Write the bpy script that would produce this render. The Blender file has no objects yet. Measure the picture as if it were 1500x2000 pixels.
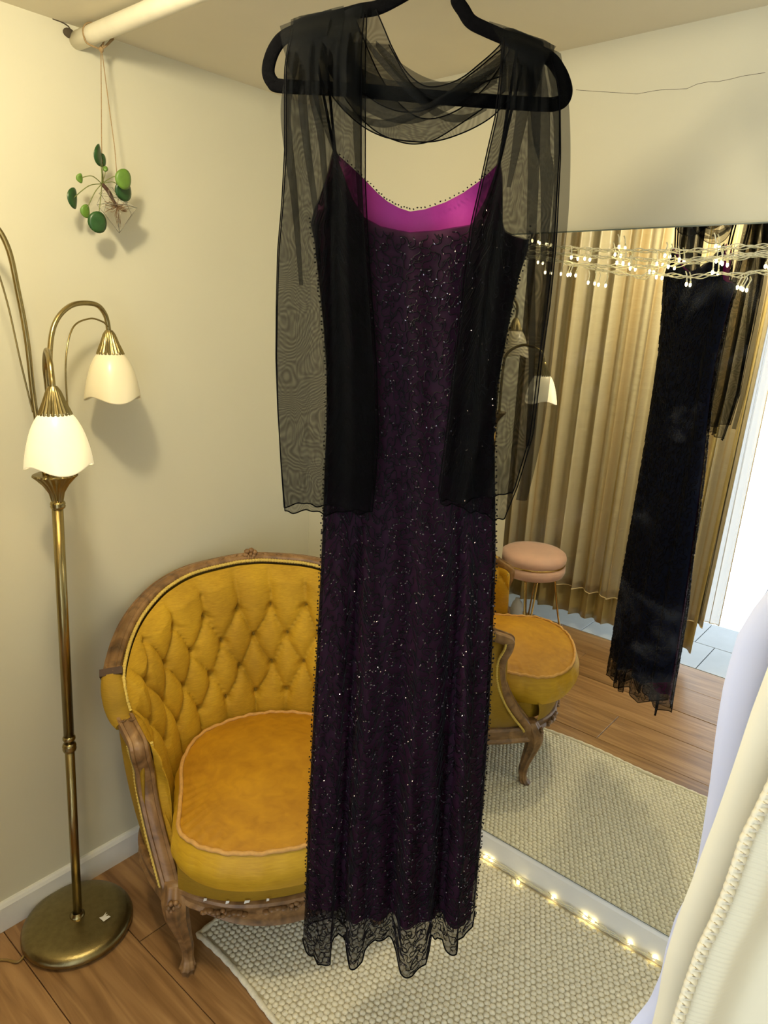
import bpy, math, random
from mathutils import Vector, Matrix
random.seed(7)
PI = math.pi
sc = bpy.context.scene
COL = sc.collection

# ------------------------------------------------------------------ camera
cam_d = bpy.data.cameras.new('camera')
cam = bpy.data.objects.new('camera', cam_d)
COL.objects.link(cam)
CAM = Vector((1.687, -1.603, 1.6))
RM = Matrix(((0.757473, -0.205082, 0.619819), (0.651735, 0.181666, -0.736369), (0.038416, 0.961737, 0.271268)))
cam.matrix_world = Matrix.Translation(CAM) @ RM.to_4x4()
cam_d.sensor_fit = 'HORIZONTAL'
cam_d.sensor_width = 36.0
cam_d.lens = 36.0 * 1366 / 1500
cam_d.clip_start = 0.02
sc.camera = cam

# ------------------------------------------------------------------ colour management
sc.view_settings.view_transform = 'Standard'
sc.view_settings.look = 'None'
sc.view_settings.gamma = 1.0
sc.view_settings.use_curve_mapping = False
sc.view_settings.exposure = 0.0

# ------------------------------------------------------------------ daylight, lamp and added fill
world = bpy.data.worlds.new('daylight')
sc.world = world
world.use_nodes = True
wb = world.node_tree.nodes['Background']
wb.inputs[0].default_value = (0.80, 0.90, 1.0, 1)
wb.inputs[1].default_value = 2.7

def area_light(name, loc, rot, sx, sy, power, color, shape='RECTANGLE', spread=None):
    d = bpy.data.lights.new(name, 'AREA')
    d.shape = shape; d.size = sx
    if shape in ('RECTANGLE', 'ELLIPSE'): d.size_y = sy
    d.energy = power; d.color = color
    if spread: d.spread = spread
    o = bpy.data.objects.new(name, d); COL.objects.link(o)
    o.location = loc; o.rotation_euler = rot
    return o
# warm ceiling lamp of the fitting room, just behind the photographer's shoulder
def point_light(name, loc, r, power, color):
    d = bpy.data.lights.new(name, 'POINT'); d.shadow_soft_size = r; d.energy = power; d.color = color
    o = bpy.data.objects.new(name, d); COL.objects.link(o); o.location = loc
point_light('ceiling_lamp_light', (0.75, -1.25, 2.10), 0.045, 27, (1.0, 0.865, 0.58))
# added warm fill that lifts the whole room, no lamp stands there
point_light('warm_fill_light', (2.75, -.35, 1.95), 0.10, 11, (1.0, 0.92, 0.78))

# ------------------------------------------------------------------ materials
def nodes_of(m):
    m.use_nodes = True
    return m.node_tree.nodes, m.node_tree.links, m.node_tree.nodes['Principled BSDF']

def srgb(r, g, b):
    f = lambda c: (c/255/12.92) if c/255 <= 0.04045 else ((c/255+0.055)/1.055)**2.4
    return (f(r), f(g), f(b), 1)

def plain(name, col, rough=0.6, metal=0.0, noise=0.0, nscale=40, bump=0.0, bscale=200, sheen=0.0, spec=0.5, stretch=None, coord='Object'):
    m = bpy.data.materials.new(name)
    n, l, b = nodes_of(m)
    b.inputs['Base Color'].default_value = col
    b.inputs['Roughness'].default_value = rough
    b.inputs['Metallic'].default_value = metal
    b.inputs['Specular IOR Level'].default_value = spec
    if sheen:
        b.inputs['Sheen Weight'].default_value = sheen
        b.inputs['Sheen Roughness'].default_value = 0.4
    tc = n.new('ShaderNodeTexCoord'); mp = n.new('ShaderNodeMapping')
    l.new(tc.outputs[coord], mp.inputs[0])
    if stretch: mp.inputs['Scale'].default_value = stretch
    if noise:
        t = n.new('ShaderNodeTexNoise'); t.inputs['Scale'].default_value = nscale; t.inputs['Detail'].default_value = 6
        l.new(mp.outputs[0], t.inputs['Vector'])
        r = n.new('ShaderNodeValToRGB')
        r.color_ramp.elements[0].position = 0.3; r.color_ramp.elements[1].position = 0.7
        r.color_ramp.elements[0].color = (*[c*(1-noise) for c in col[:3]], 1)
        r.color_ramp.elements[1].color = (*[min(1, c*(1+noise)) for c in col[:3]], 1)
        l.new(t.outputs['Fac'], r.inputs[0]); l.new(r.outputs[0], b.inputs['Base Color'])
    if bump:
        t2 = n.new('ShaderNodeTexNoise'); t2.inputs['Scale'].default_value = bscale; t2.inputs['Detail'].default_value = 4
        l.new(mp.outputs[0], t2.inputs['Vector'])
        bp = n.new('ShaderNodeBump'); bp.inputs['Strength'].default_value = bump; bp.inputs['Distance'].default_value = 0.002
        l.new(t2.outputs['Fac'], bp.inputs['Height']); l.new(bp.outputs[0], b.inputs['Normal'])
    return m

def ramp_mat(name, stops, scale, stretch, rough=0.5, detail=8, distort=1.5, bump=0.2, sheen=0, metal=0, island=0.0):
    m = bpy.data.materials.new(name)
    n, l, b = nodes_of(m)
    tc = n.new('ShaderNodeTexCoord'); mp = n.new('ShaderNodeMapping')
    mp.inputs['Scale'].default_value = stretch
    src = tc.outputs['Object']
    if island:
        oi = n.new('ShaderNodeObjectInfo'); va = n.new('ShaderNodeVectorMath'); va.operation = 'ADD'
        sc_ = n.new('ShaderNodeVectorMath'); sc_.operation = 'SCALE'; sc_.inputs[0].default_value = (13.1, 7.7, 3.3)
        l.new(oi.outputs['Random'], sc_.inputs['Scale']); l.new(src, va.inputs[0]); l.new(sc_.outputs[0], va.inputs[1])
        src = va.outputs[0]
    l.new(src, mp.inputs[0])
    t = n.new('ShaderNodeTexNoise'); t.inputs['Scale'].default_value = scale; t.inputs['Detail'].default_value = detail
    t.inputs['Distortion'].default_value = distort
    l.new(mp.outputs[0], t.inputs['Vector'])
    r = n.new('ShaderNodeValToRGB'); cr = r.color_ramp
    while len(cr.elements) < len(stops): cr.elements.new(0.5)
    for e, (p, c) in zip(cr.elements, stops): e.position = p; e.color = c
    l.new(t.outputs['Fac'], r.inputs[0])
    out = r.outputs[0]
    if island:
        hs = n.new('ShaderNodeHueSaturation')
        ma = n.new('ShaderNodeMapRange'); ma.inputs[3].default_value = 1-island; ma.inputs[4].default_value = 1+island
        oi2 = n.new('ShaderNodeObjectInfo')
        l.new(oi2.outputs['Random'], ma.inputs[0]); l.new(ma.outputs[0], hs.inputs['Value']); l.new(out, hs.inputs['Color'])
        out = hs.outputs[0]
    l.new(out, b.inputs['Base Color'])
    b.inputs['Roughness'].default_value = rough; b.inputs['Metallic'].default_value = metal
    if sheen: b.inputs['Sheen Weight'].default_value = sheen
    if bump:
        bp = n.new('ShaderNodeBump'); bp.inputs['Strength'].default_value = bump; bp.inputs['Distance'].default_value = 0.001
        l.new(t.outputs['Fac'], bp.inputs['Height']); l.new(bp.outputs[0], b.inputs['Normal'])
    return m

def sheer(name, col, cover, rough=0.7, moire=0.0, rim=0.0, mscale=260, pale=None):
    """translucent woven cloth: threads cover part of the area, the rest is open"""
    m = bpy.data.materials.new(name)
    n, l, b = nodes_of(m)
    b.inputs['Base Color'].default_value = col
    b.inputs['Roughness'].default_value = rough
    b.inputs['Specular IOR Level'].default_value = 0.04
    b.inputs['Alpha'].default_value = cover
    if moire:
        tc = n.new('ShaderNodeTexCoord')
        ns = n.new('ShaderNodeTexNoise'); ns.inputs['Scale'].default_value = 7; ns.inputs['Detail'].default_value = 2
        l.new(tc.outputs['Object'], ns.inputs['Vector'])
        mul = n.new('ShaderNodeMath'); mul.operation = 'MULTIPLY'; mul.inputs[1].default_value = mscale
        l.new(ns.outputs['Fac'], mul.inputs[0])
        sp = n.new('ShaderNodeSeparateXYZ'); l.new(tc.outputs['Object'], sp.inputs[0])
        mz = n.new('ShaderNodeMath'); mz.operation = 'MULTIPLY_ADD'; mz.inputs[1].default_value = mscale*0.9
        l.new(sp.outputs['Z'], mz.inputs[0]); l.new(mul.outputs[0], mz.inputs[2])
        sn = n.new('ShaderNodeMath'); sn.operation = 'SINE'; l.new(mz.outputs[0], sn.inputs[0])
        ma = n.new('ShaderNodeMath'); ma.operation = 'MULTIPLY_ADD'; ma.inputs[1].default_value = moire; ma.inputs[2].default_value = cover
        l.new(sn.outputs[0], ma.inputs[0])
        l.new(ma.outputs[0], b.inputs['Alpha'])
    return m

def brass_mat(name, col, rough, brush=0.3):
    m = plain(name, col, rough, 1.0, 0.12, 60, brush, 400, stretch=(1, 1, 0.06))
    return m

M = {}
M['wall'] = plain('cream_wall_paint', srgb(208, 204, 181), 0.75, 0, 0.02, 3, 0.12, 60)
M['ceiling'] = plain('ceiling_paint', srgb(222, 214, 190), 0.85, 0, 0.03, 4, 0.1, 80)
M['skirt'] = plain('white_gloss_paint', srgb(226, 226, 222), 0.35, 0, 0.03, 20, 0.05, 80)
M['crack'] = plain('dark_plaster_gap', srgb(74, 64, 48), 0.9)
M['pipe'] = plain('painted_pipe', srgb(224, 218, 196), 0.4, 0, 0.04, 30, 0.15, 40)
M['plank'] = ramp_mat('oak_floor', [(0.25, srgb(122, 88, 52)), (0.5, srgb(156, 118, 76)), (0.72, srgb(180, 142, 96))], 5, (0.55, 7, 1), 0.32, 8, 1.2, 0.08, island=0.10)
M['gap'] = plain('floor_gap', srgb(70, 46, 28), 0.8)
M['tile'] = plain('grey_floor_tile', srgb(176, 182, 190), 0.3, 0, 0.06, 9, 0.02, 50)
M['wood'] = ramp_mat('carved_walnut', [(0.25, srgb(78, 56, 32)), (0.5, srgb(132, 98, 60)), (0.78, srgb(168, 132, 88))], 14, (1, 1, 1), 0.42, 8, 2.0, 0.4)
M['wood_dark'] = plain('dark_wood_recess', srgb(64, 40, 24), 0.6, 0, 0.2, 60)
M['brass'] = brass_mat('antique_brass', srgb(158, 142, 98), 0.26, 0.15)
M['brass_dark'] = brass_mat('brushed_brass_base', srgb(150, 136, 94), 0.33, 0.2)
M['brass_shiny'] = brass_mat('gold_metal', srgb(214, 180, 110), 0.2, 0.05)
M['velvet'] = plain('black_flock', (.0025, .0025, .003, 1), 0.9, 0, 0.3, 200, 0.5, 900, spec=0.02)
M['pink'] = plain('pink_velvet', srgb(220, 178, 160), 0.8, 0, 0.05, 20, 0.2, 300, sheen=0.5)
M['gimp'] = plain('gold_gimp_braid', srgb(214, 186, 92), 0.7, 0, 0.15, 300, 0.6, 500)
M['piping'] = plain('tan_piping', srgb(206, 158, 88), 0.75, 0, 0.1, 100)
M['string'] = plain('jute_twine', srgb(160, 134, 94), 0.9, 0, 0.2, 300, 0.8, 800)
M['leaf'] = plain('round_leaf_green', srgb(38, 76, 32), 0.35, 0, 0.2, 60, 0.1, 120)
M['leaf_pale'] = plain('young_leaf_green', srgb(96, 132, 48), 0.4, 0, 0.15, 60)
M['stem'] = plain('leaf_stem', srgb(108, 116, 56), 0.5)
M['root'] = plain('root_brown', srgb(150, 112, 70), 0.7)
M['root_dark'] = plain('plant_crown_brown', srgb(74, 48, 34), 0.7, 0, 0.3, 200)
M['magenta'] = plain('magenta_lining', srgb(156, 12, 124), 0.6, 0, 0.05, 30, 0.12, 160)
M['bead'] = plain('black_bugle_bead', (0.004, 0.003, 0.005, 1), 0.5, 0, 0, spec=0.15)
M['spark'] = plain('faceted_bead', (0.25, 0.22, 0.27, 1), 0.12, 0.6, 0, spec=1.0)
M['dress_out'] = sheer('black_chiffon_hem', (0.008, 0.007, 0.009, 1), 0.68)
M['dress_body'] = sheer('black_chiffon_body', (0.010, 0.006, 0.010, 1), 0.70)
M['dress_back'] = sheer('daylight_tinted_chiffon_back', (0.006, 0.009, 0.026, 1), 0.97)  # black cloth, with the blue cast of daylight put into its colour
M['plum'] = plain('plum_underlay', srgb(112, 48, 94), 0.6)
M['organza'] = sheer('black_organza', (0.004, 0.0045, 0.005, 1), 0.55, 0.9, moire=0.07)
M['organza_fold'] = sheer('black_organza_fold', (0.004, 0.0045, 0.005, 1), 0.66)
M['hemline'] = plain('rolled_black_hem', (0.003, 0.003, 0.0035, 1), 0.95, spec=0.02)
M['rug'] = plain('cream_wool', srgb(234, 228, 204), 0.95, 0, 0.10, 120, 0.5, 700, sheen=0.2)
M['rug_base'] = plain('rug_backing', srgb(186, 178, 152), 0.95, 0, 0.1, 200)
M['gown_white'] = plain('white_satin', srgb(202, 206, 228), 0.5, 0, 0.01, 10, 0.05, 60, sheen=0.3)
M['gown_cream'] = plain('ivory_crepe', srgb(216, 206, 176), 0.6, 0, 0.02, 10, 0.08, 90, sheen=0.3)
M['gown_tan'] = plain('tan_cloth', srgb(196, 170, 134), 0.7, 0, 0.05, 20)
M['wire'] = plain('clear_pvc_wire', srgb(226, 220, 186), 0.2, 0, 0.1, 300, spec=0.8)
M['cable'] = plain('gold_cable', srgb(140, 112, 56), 0.4)
M['sticker'] = plain('torn_white_label', srgb(236, 234, 224), 0.6)
M['white_plastic'] = plain('white_glazed', srgb(232, 236, 240), 0.25)

# chair fabric: ribbed mustard velvet
def fabric(name, c1, c2, wscale, rough=0.75, sheen=0.35, wear=0.3):
    m = bpy.data.materials.new(name)
    n, l, b = nodes_of(m)
    tc = n.new('ShaderNodeTexCoord')
    mp = n.new('ShaderNodeMapping'); mp.inputs['Scale'].default_value = (1, 1, 7)
    l.new(tc.outputs['Object'], mp.inputs[0])
    t = n.new('ShaderNodeTexNoise'); t.inputs['Scale'].default_value = wscale; t.inputs['Detail'].default_value = 5; t.inputs['Distortion'].default_value = .6
    l.new(mp.outputs[0], t.inputs['Vector'])
    t2 = n.new('ShaderNodeTexNoise'); t2.inputs['Scale'].default_value = 7; t2.inputs['Detail'].default_value = 3
    l.new(tc.outputs['Object'], t2.inputs['Vector'])
    mx = n.new('ShaderNodeMath'); mx.operation = 'MULTIPLY_ADD'; mx.inputs[1].default_value = 0.45
    l.new(t.outputs['Fac'], mx.inputs[0])
    m2 = n.new('ShaderNodeMath'); m2.operation = 'MULTIPLY'; m2.inputs[1].default_value = 0.55
    l.new(t2.outputs['Fac'], m2.inputs[0]); l.new(m2.outputs[0], mx.inputs[2])
    r = n.new('ShaderNodeValToRGB'); r.color_ramp.elements[0].position = .35; r.color_ramp.elements[1].position = .65
    r.color_ramp.elements[0].color = c1; r.color_ramp.elements[1].color = c2
    l.new(mx.outputs[0], r.inputs[0]); l.new(r.outputs[0], b.inputs['Base Color'])
    b.inputs['Roughness'].default_value = rough; b.inputs['Sheen Weight'].default_value = sheen
    b.inputs['Sheen Tint'].default_value = c2
    bp = n.new('ShaderNodeBump'); bp.inputs['Strength'].default_value = .35; bp.inputs['Distance'].default_value = .0015
    l.new(t.outputs['Fac'], bp.inputs['Height']); l.new(bp.outputs[0], b.inputs['Normal'])
    return m
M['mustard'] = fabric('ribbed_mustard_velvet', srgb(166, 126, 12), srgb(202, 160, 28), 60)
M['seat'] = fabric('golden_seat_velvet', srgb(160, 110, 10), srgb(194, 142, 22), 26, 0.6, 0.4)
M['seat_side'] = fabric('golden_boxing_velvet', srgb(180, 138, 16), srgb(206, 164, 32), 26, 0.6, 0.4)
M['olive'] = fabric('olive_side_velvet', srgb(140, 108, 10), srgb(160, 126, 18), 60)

# curtain: striped champagne silk, stripes run with the cloth
def curtain_mat(name, shift, alpha=1.0):
    m = bpy.data.materials.new(name)
    n, l, b = nodes_of(m)
    at = n.new('ShaderNodeAttribute'); at.attribute_name = 'cloth'
    sp = n.new('ShaderNodeSeparateXYZ'); l.new(at.outputs['Vector'], sp.inputs[0])
    cb = n.new('ShaderNodeCombineXYZ'); l.new(sp.outputs['X'], cb.inputs['X'])
    t = n.new('ShaderNodeTexNoise'); t.inputs['Scale'].default_value = 9; t.inputs['Detail'].default_value = 2
    cb.inputs['Y'].default_value = shift
    l.new(cb.outputs[0], t.inputs['Vector'])
    r = n.new('ShaderNodeValToRGB'); cr = r.color_ramp
    while len(cr.elements) < 5: cr.elements.new(.5)
    for e, (p, c) in zip(cr.elements, [(.3, srgb(148, 132, 98)), (.42, srgb(190, 180, 150)), (.5, srgb(164, 142, 98)), (.6, srgb(178, 168, 140)), (.72, srgb(192, 160, 112))]):
        e.position = p; e.color = c
    l.new(t.outputs['Fac'], r.inputs[0]); l.new(r.outputs[0], b.inputs['Base Color'])
    b.inputs['Roughness'].default_value = 0.38; b.inputs['Sheen Weight'].default_value = .3
    t3 = n.new('ShaderNodeTexNoise'); t3.inputs['Scale'].default_value = 12
    mp = n.new('ShaderNodeMapping'); mp.inputs['Scale'].default_value = (1, 1, 3)
    tc = n.new('ShaderNodeTexCoord'); l.new(tc.outputs['Object'], mp.inputs[0]); l.new(mp.outputs[0], t3.inputs['Vector'])
    bp = n.new('ShaderNodeBump'); bp.inputs['Strength'].default_value = .4; bp.inputs['Distance'].default_value = .01
    l.new(t3.outputs['Fac'], bp.inputs['Height']); l.new(bp.outputs[0], b.inputs['Normal'])
    b.inputs['Alpha'].default_value = alpha
    return m
M['curtain'] = curtain_mat('champagne_silk', 1.3)
M['curtain_under'] = plain('olive_silk_lining', srgb(186, 168, 112), 0.45, 0, 0.08, 14, 0.2, 30)
M['curtain_sheer'] = sheer('champagne_voile', srgb(226, 214, 186), 0.45)
M['trim'] = plain('pale_gold_cord', srgb(232, 214, 170), 0.4)

# mirror silvering with faint smears of dust on the glass
def mirror_mat():
    m = bpy.data.materials.new('mirror_silver')
    n, l, b = nodes_of(m)
    b.inputs['Base Color'].default_value = (0.93, 0.95, 0.93, 1)
    b.inputs['Metallic'].default_value = 1; b.inputs['Roughness'].default_value = 0.0
    d = n.new('ShaderNodeBsdfDiffuse'); d.inputs[0].default_value = (.75, .78, .82, 1)
    tc = n.new('ShaderNodeTexCoord')
    t = n.new('ShaderNodeTexNoise'); t.inputs['Scale'].default_value = 5; t.inputs['Detail'].default_value = 6; t.inputs['Distortion'].default_value = 2
    l.new(tc.outputs['Object'], t.inputs['Vector'])
    mr = n.new('ShaderNodeMapRange'); mr.inputs[1].default_value = .52; mr.inputs[2].default_value = .8; mr.inputs[3].default_value = 0.0; mr.inputs[4].default_value = .06
    l.new(t.outputs['Fac'], mr.inputs[0])
    mx = n.new('ShaderNodeMixShader'); l.new(mr.outputs[0], mx.inputs[0]); l.new(b.outputs[0], mx.inputs[1]); l.new(d.outputs[0], mx.inputs[2])
    l.new(mx.outputs[0], n['Material Output'].inputs[0])
    return m
M['mirror'] = mirror_mat()
M['mirror_edge'] = plain('mirror_glass_edge', srgb(96, 108, 100), 0.2)

def glass_mat(name, col=(1, 1, 1, 1), rough=0.0):
    m = bpy.data.materials.new(name)
    n, l, b = nodes_of(m)
    b.inputs['Base Color'].default_value = col
    b.inputs['Transmission Weight'].default_value = 1; b.inputs['Roughness'].default_value = rough
    b.inputs['IOR'].default_value = 1.45
    return m
M['glass'] = glass_mat('clear_glass')

def shade_mat(name, glow):
    m = bpy.data.materials.new(name)
    n, l, b = nodes_of(m)
    b.inputs['Base Color'].default_value = srgb(240, 230, 200)
    b.inputs['Roughness'].default_value = 0.3
    b.inputs['Subsurface Weight'].default_value = 0.3
    b.inputs['Subsurface Radius'].default_value = (.02, .02, .015)
    if glow:
        b.inputs['Emission Color'].default_value = (1.0, 0.86, 0.52, 1)
        b.inputs['Emission Strength'].default_value = glow
    return m
M['shade'] = shade_mat('frosted_cream_glass', 0)
M['shade_lit'] = shade_mat('frosted_cream_glass_lit', 0.42)

def emit(name, col, s):
    m = bpy.data.materials.new(name)
    n, l, b = nodes_of(m)
    b.inputs['Emission Color'].default_value = col; b.inputs['Emission Strength'].default_value = s
    b.inputs['Base Color'].default_value = (1, 1, 1, 1)
    return m
M['led'] = emit('warm_led', (1.0, 0.80, 0.36, 1), 22)

# ------------------------------------------------------------------ geometry helpers
class MB:
    def __init__(s): s.v = []; s.f = []; s.mi = []; s.cloth = None
    def add(s, vs, fs, mi=0):
        o = len(s.v); s.v += [tuple(p) for p in vs]; s.f += [tuple(i+o for i in f) for f in fs]; s.mi += [mi]*len(fs)
        return s
    def grid(s, fn, nu, nv, mi=0, closeu=False):
        vs = [fn(i/nu, j/nv) for j in range(nv+1) for i in range(nu if closeu else nu+1)]
        w = nu if closeu else nu+1
        fs = []
        for j in range(nv):
            for i in range(nu):
                a = j*w+i; b_ = j*w+(i+1) % w
                fs.append((a, b_, b_+w, a+w))
        return s.add(vs, fs, mi)
    def box(s, x0, x1, y0, y1, z0, z1, bev=0.0, mi=0):
        if bev <= 0:
            vs = [(x, y, z) for z in (z0, z1) for y in (y0, y1) for x in (x0, x1)]
            return s.add(vs, [(0, 2, 3, 1), (4, 5, 7, 6), (0, 1, 5, 4), (2, 6, 7, 3), (0, 4, 6, 2), (1, 3, 7, 5)], mi)
        b = bev
        vs = []
        for z, i in ((z0, 0), (z1-b, 0), (z1, b)):
            vs += [(x0+i, y0+i, z), (x1-i, y0+i, z), (x1-i, y1-i, z), (x0+i, y1-i, z)]
        fs = [(3, 2, 1, 0), (8, 9, 10, 11)]
        for k in (0, 4):
            for a in range(4): fs.append((k+a, k+(a+1) % 4, k+4+(a+1) % 4, k+4+a))
        return s.add(vs, fs, mi)
    def tube(s, pts, r, seg=8, mi=0, closed=False, caps=True):
        P = [Vector(p) for p in pts]; n = len(P)
        R = r if isinstance(r, (list, tuple)) else [r]*n
        vs = []; up = None
        for i in range(n):
            if closed: t = P[(i+1) % n]-P[i-1]
            else: t = P[min(i+1, n-1)]-P[max(i-1, 0)]
            t = t.normalized() if t.length > 1e-9 else Vector((0, 0, 1))
            if up is None:
                up = Vector((0, 0, 1)) if abs(t.z) < .9 else Vector((1, 0, 0))
            a = t.cross(up)
            if a.length < 1e-6: a = t.cross(Vector((0, 1, 0)))
            a.normalize(); up = a.cross(t).normalized()
            for k in range(seg):
                th = 2*PI*k/seg
                vs.append(P[i]+(a*math.cos(th)+up*math.sin(th))*R[i])
        fs = []
        for i in range(n if closed else n-1):
            j = (i+1) % n
            for k in range(seg):
                k2 = (k+1) % seg
                fs.append((i*seg+k, i*seg+k2, j*seg+k2, j*seg+k))
        if caps and not closed:
            fs.append(tuple(range(seg))[::-1]); fs.append(tuple((n-1)*seg+k for k in range(seg)))
        return s.add(vs, fs, mi)
    def lathe(s, prof, c, seg=32, mi=0, fl=None, axis=None, capb=False, capt=False):
        """prof: (r, z) pairs; fl(theta, t) multiplies r; axis: tilt matrix"""
        vs = []
        for j, (r, z) in enumerate(prof):
            for k in range(seg):
                th = 2*PI*k/seg
                rr = r*(fl(th, j/(len(prof)-1)) if fl else 1)
                p = Vector((rr*math.cos(th), rr*math.sin(th), z))
                if axis: p = axis @ p
                vs.append(p+Vector(c))
        fs = []
        for j in range(len(prof)-1):
            for k in range(seg):
                k2 = (k+1) % seg
                fs.append((j*seg+k, j*seg+k2, (j+1)*seg+k2, (j+1)*seg+k))
        if capb: fs.append(tuple(range(seg))[::-1])
        if capt: fs.append(tuple((len(prof)-1)*seg+k for k in range(seg)))
        return s.add(vs, fs, mi)
    def ell(s, c, rx, ry, rz, nu=10, nv=7, mi=0, rot=None):
        def fn(u, v):
            th = 2*PI*u; ph = PI*(v*.998+.001)
            p = Vector((rx*math.sin(ph)*math.cos(th), ry*math.sin(ph)*math.sin(th), rz*math.cos(ph)))
            if rot: p = rot @ p
            return p+Vector(c)
        return s.grid(fn, nu, nv, mi, closeu=True)
    def sweep(s, pts, outs, prof, mi=0, closed=False):
        """sweep a closed 2-D profile (a along out vector, b along the other normal)"""
        P = [Vector(p) for p in pts]; n = len(P); m = len(prof)
        vs = []
        for i in range(n):
            t = (P[min(i+1, n-1)]-P[max(i-1, 0)]).normalized()
            o = Vector(outs[i]); o = (o-t*o.dot(t)).normalized()
            q = t.cross(o)
            if q.z < -1e-3 and abs(q.z) > .3: q = -q
            for (a, b) in prof: vs.append(P[i]+o*a+q*b)
        fs = []
        for i in range(n-1):
            for k in range(m):
                k2 = (k+1) % m
                fs.append((i*m+k, i*m+k2, (i+1)*m+k2, (i+1)*m+k))
        fs.append(tuple(range(m))[::-1]); fs.append(tuple((n-1)*m+k for k in range(m)))
        return s.add(vs, fs, mi)
    def build(s, name, mats, parent=None, smooth=True, normals=False):
        if not isinstance(mats, (list, tuple)): mats = [mats]
        off = Vector((0, 0, 0)); p = parent
        while p is not None: off = off + p.location; p = p.parent
        me = bpy.data.meshes.new(name)
        me.from_pydata([(x-off[0], y-off[1], z-off[2]) for x, y, z in s.v], [], s.f)
        for m in mats: me.materials.append(m)
        if len(mats) > 1: me.polygons.foreach_set('material_index', s.mi)
        if smooth: me.polygons.foreach_set('use_smooth', [True]*len(me.polygons))
        if s.cloth:
            a = me.attributes.new('cloth', 'FLOAT_VECTOR', 'POINT')
            a.data.foreach_set('vector', [c for t in s.cloth for c in t])
        me.update()
        o = bpy.data.objects.new(name, me); COL.objects.link(o)
        if parent: o.parent = parent
        return o

def fix_normals(o):
    import bmesh
    bm = bmesh.new(); bm.from_mesh(o.data); bmesh.ops.recalc_face_normals(bm, faces=bm.faces); bm.to_mesh(o.data); bm.free()
    return o
def auto_smooth(o, deg=35):
    me = o.data
    me.set_sharp_from_angle(angle=math.radians(deg))
    return o
def tag(o, label=None, cat=None, group=None, kind=None):
    if label: o['label'] = label
    if cat: o['category'] = cat
    if group: o['group'] = group
    if kind: o['kind'] = kind
    return o
def thing(name, loc, label, cat, group=None):
    o = bpy.data.objects.new(name, None); COL.objects.link(o)
    o.location = loc; o.empty_display_size = .05
    return tag(o, label, cat, group)
def structure(o, parent=None):
    o['kind'] = 'structure'; return o
def catmull(pts, n=8, closed=False):
    P = [Vector(p) for p in pts]; out = []; m = len(P)
    rng = range(m) if closed else range(m-1)
    for i in rng:
        if closed: a, b, c, d = P[i-1], P[i], P[(i+1) % m], P[(i+2) % m]
        else: a, b, c, d = P[max(i-1, 0)], P[i], P[i+1], P[min(i+2, m-1)]
        for k in range(n):
            t = k/n
            out.append(0.5*((2*b)+(c-a)*t+(2*a-5*b+4*c-d)*t*t+(3*b-a-3*c+d)*t**3))
    if not closed: out.append(P[-1])
    return out
def interp(x, tab):
    if x <= tab[0][0]: return tab[0][1]
    for (a, b), (c, d) in zip(tab, tab[1:]):
        if x <= c: return b+(d-b)*(x-a)/(c-a) if c > a else d
    return tab[-1][1]
def resample(pts, n):
    P = [Vector(p) for p in pts]; L = [0]
    for a, b in zip(P, P[1:]): L.append(L[-1]+(b-a).length)
    out = []; j = 0
    for i in range(n):
        t = L[-1]*i/(n-1)
        while j < len(L)-2 and L[j+1] < t: j += 1
        d = L[j+1]-L[j]
        out.append(P[j].lerp(P[j+1], (t-L[j])/d if d > 0 else 0))
    return out

# ================================================================== STRUCTURE
H = 2.184
fl = tag(MB().box(-.32, 3.2, -2.4, .0, -.03, -.012).build('floor', M['gap'], smooth=False), kind='structure')
# boards run along x, rows .222 deep
yy = [0.0, -.21, -.433, -.655, -.877, -1.100, -1.32, -1.548, -1.778]
k = 0
pl_off = [.35, .9, .1, .62, 1.1, .3, .74, .5]
for r in range(8):
    x = -.32; nx = -.32+pl_off[r]
    while x < 3.2:
        x1 = min(nx, 3.2)
        h = -.0005*(k % 3)
        MB().box(x+.0009, x1-.0009, yy[r+1]+.0009, yy[r]-.0009, -.012, 0.0+h, .0012).build('plank', M['plank'], fl, smooth=False)
        x = x1; nx = x1+1.22; k += 1
for i in range(7):
    for j in range(2):
        x0 = -.32+i*.6-.1*(j) ; y1 = -1.782-.31*j
        MB().box(x0+.002, x0+.598, y1-.308, y1-.002, -.012, -.001, .001).build('floor_tile', M['tile'], fl, smooth=False)

def wall(name, x0, x1, y0, y1, z0=-.03, z1=H+.02, mat='wall'):
    return tag(MB().box(x0, x1, y0, y1, z0, z1).build(name, M[mat], smooth=False), kind='structure')
wl = wall('wall_left', -.10, 0, -1.36, .10)
wall('wall_alcove', -.40, -.32, -2.4, -1.36)
wall('wall_alcove_return', -.40, -.10, -1.36, -1.28)
wr = wall('wall_right', 0, 3.3, 0, .10)
wall('wall_far_side', 3.2, 3.3, -2.4, 0)
# shop front behind the photographer: piers and header round a wide glazed opening
wf = wall('wall_front', -.40, .35, -2.5, -2.4)
MB().box(2.7, 3.3, -2.5, -2.4, -.03, H+.02).build('pier', M['wall'], wf, smooth=False)
MB().box(.35, 2.7, -2.5, -2.4, 2.08, H+.02).build('header', M['wall'], wf, smooth=False)
tag(MB().box(-.42, 3.32, -2.52, .12, H, H+.06).build('ceiling', M['ceiling'], smooth=False), kind='structure')
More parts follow.
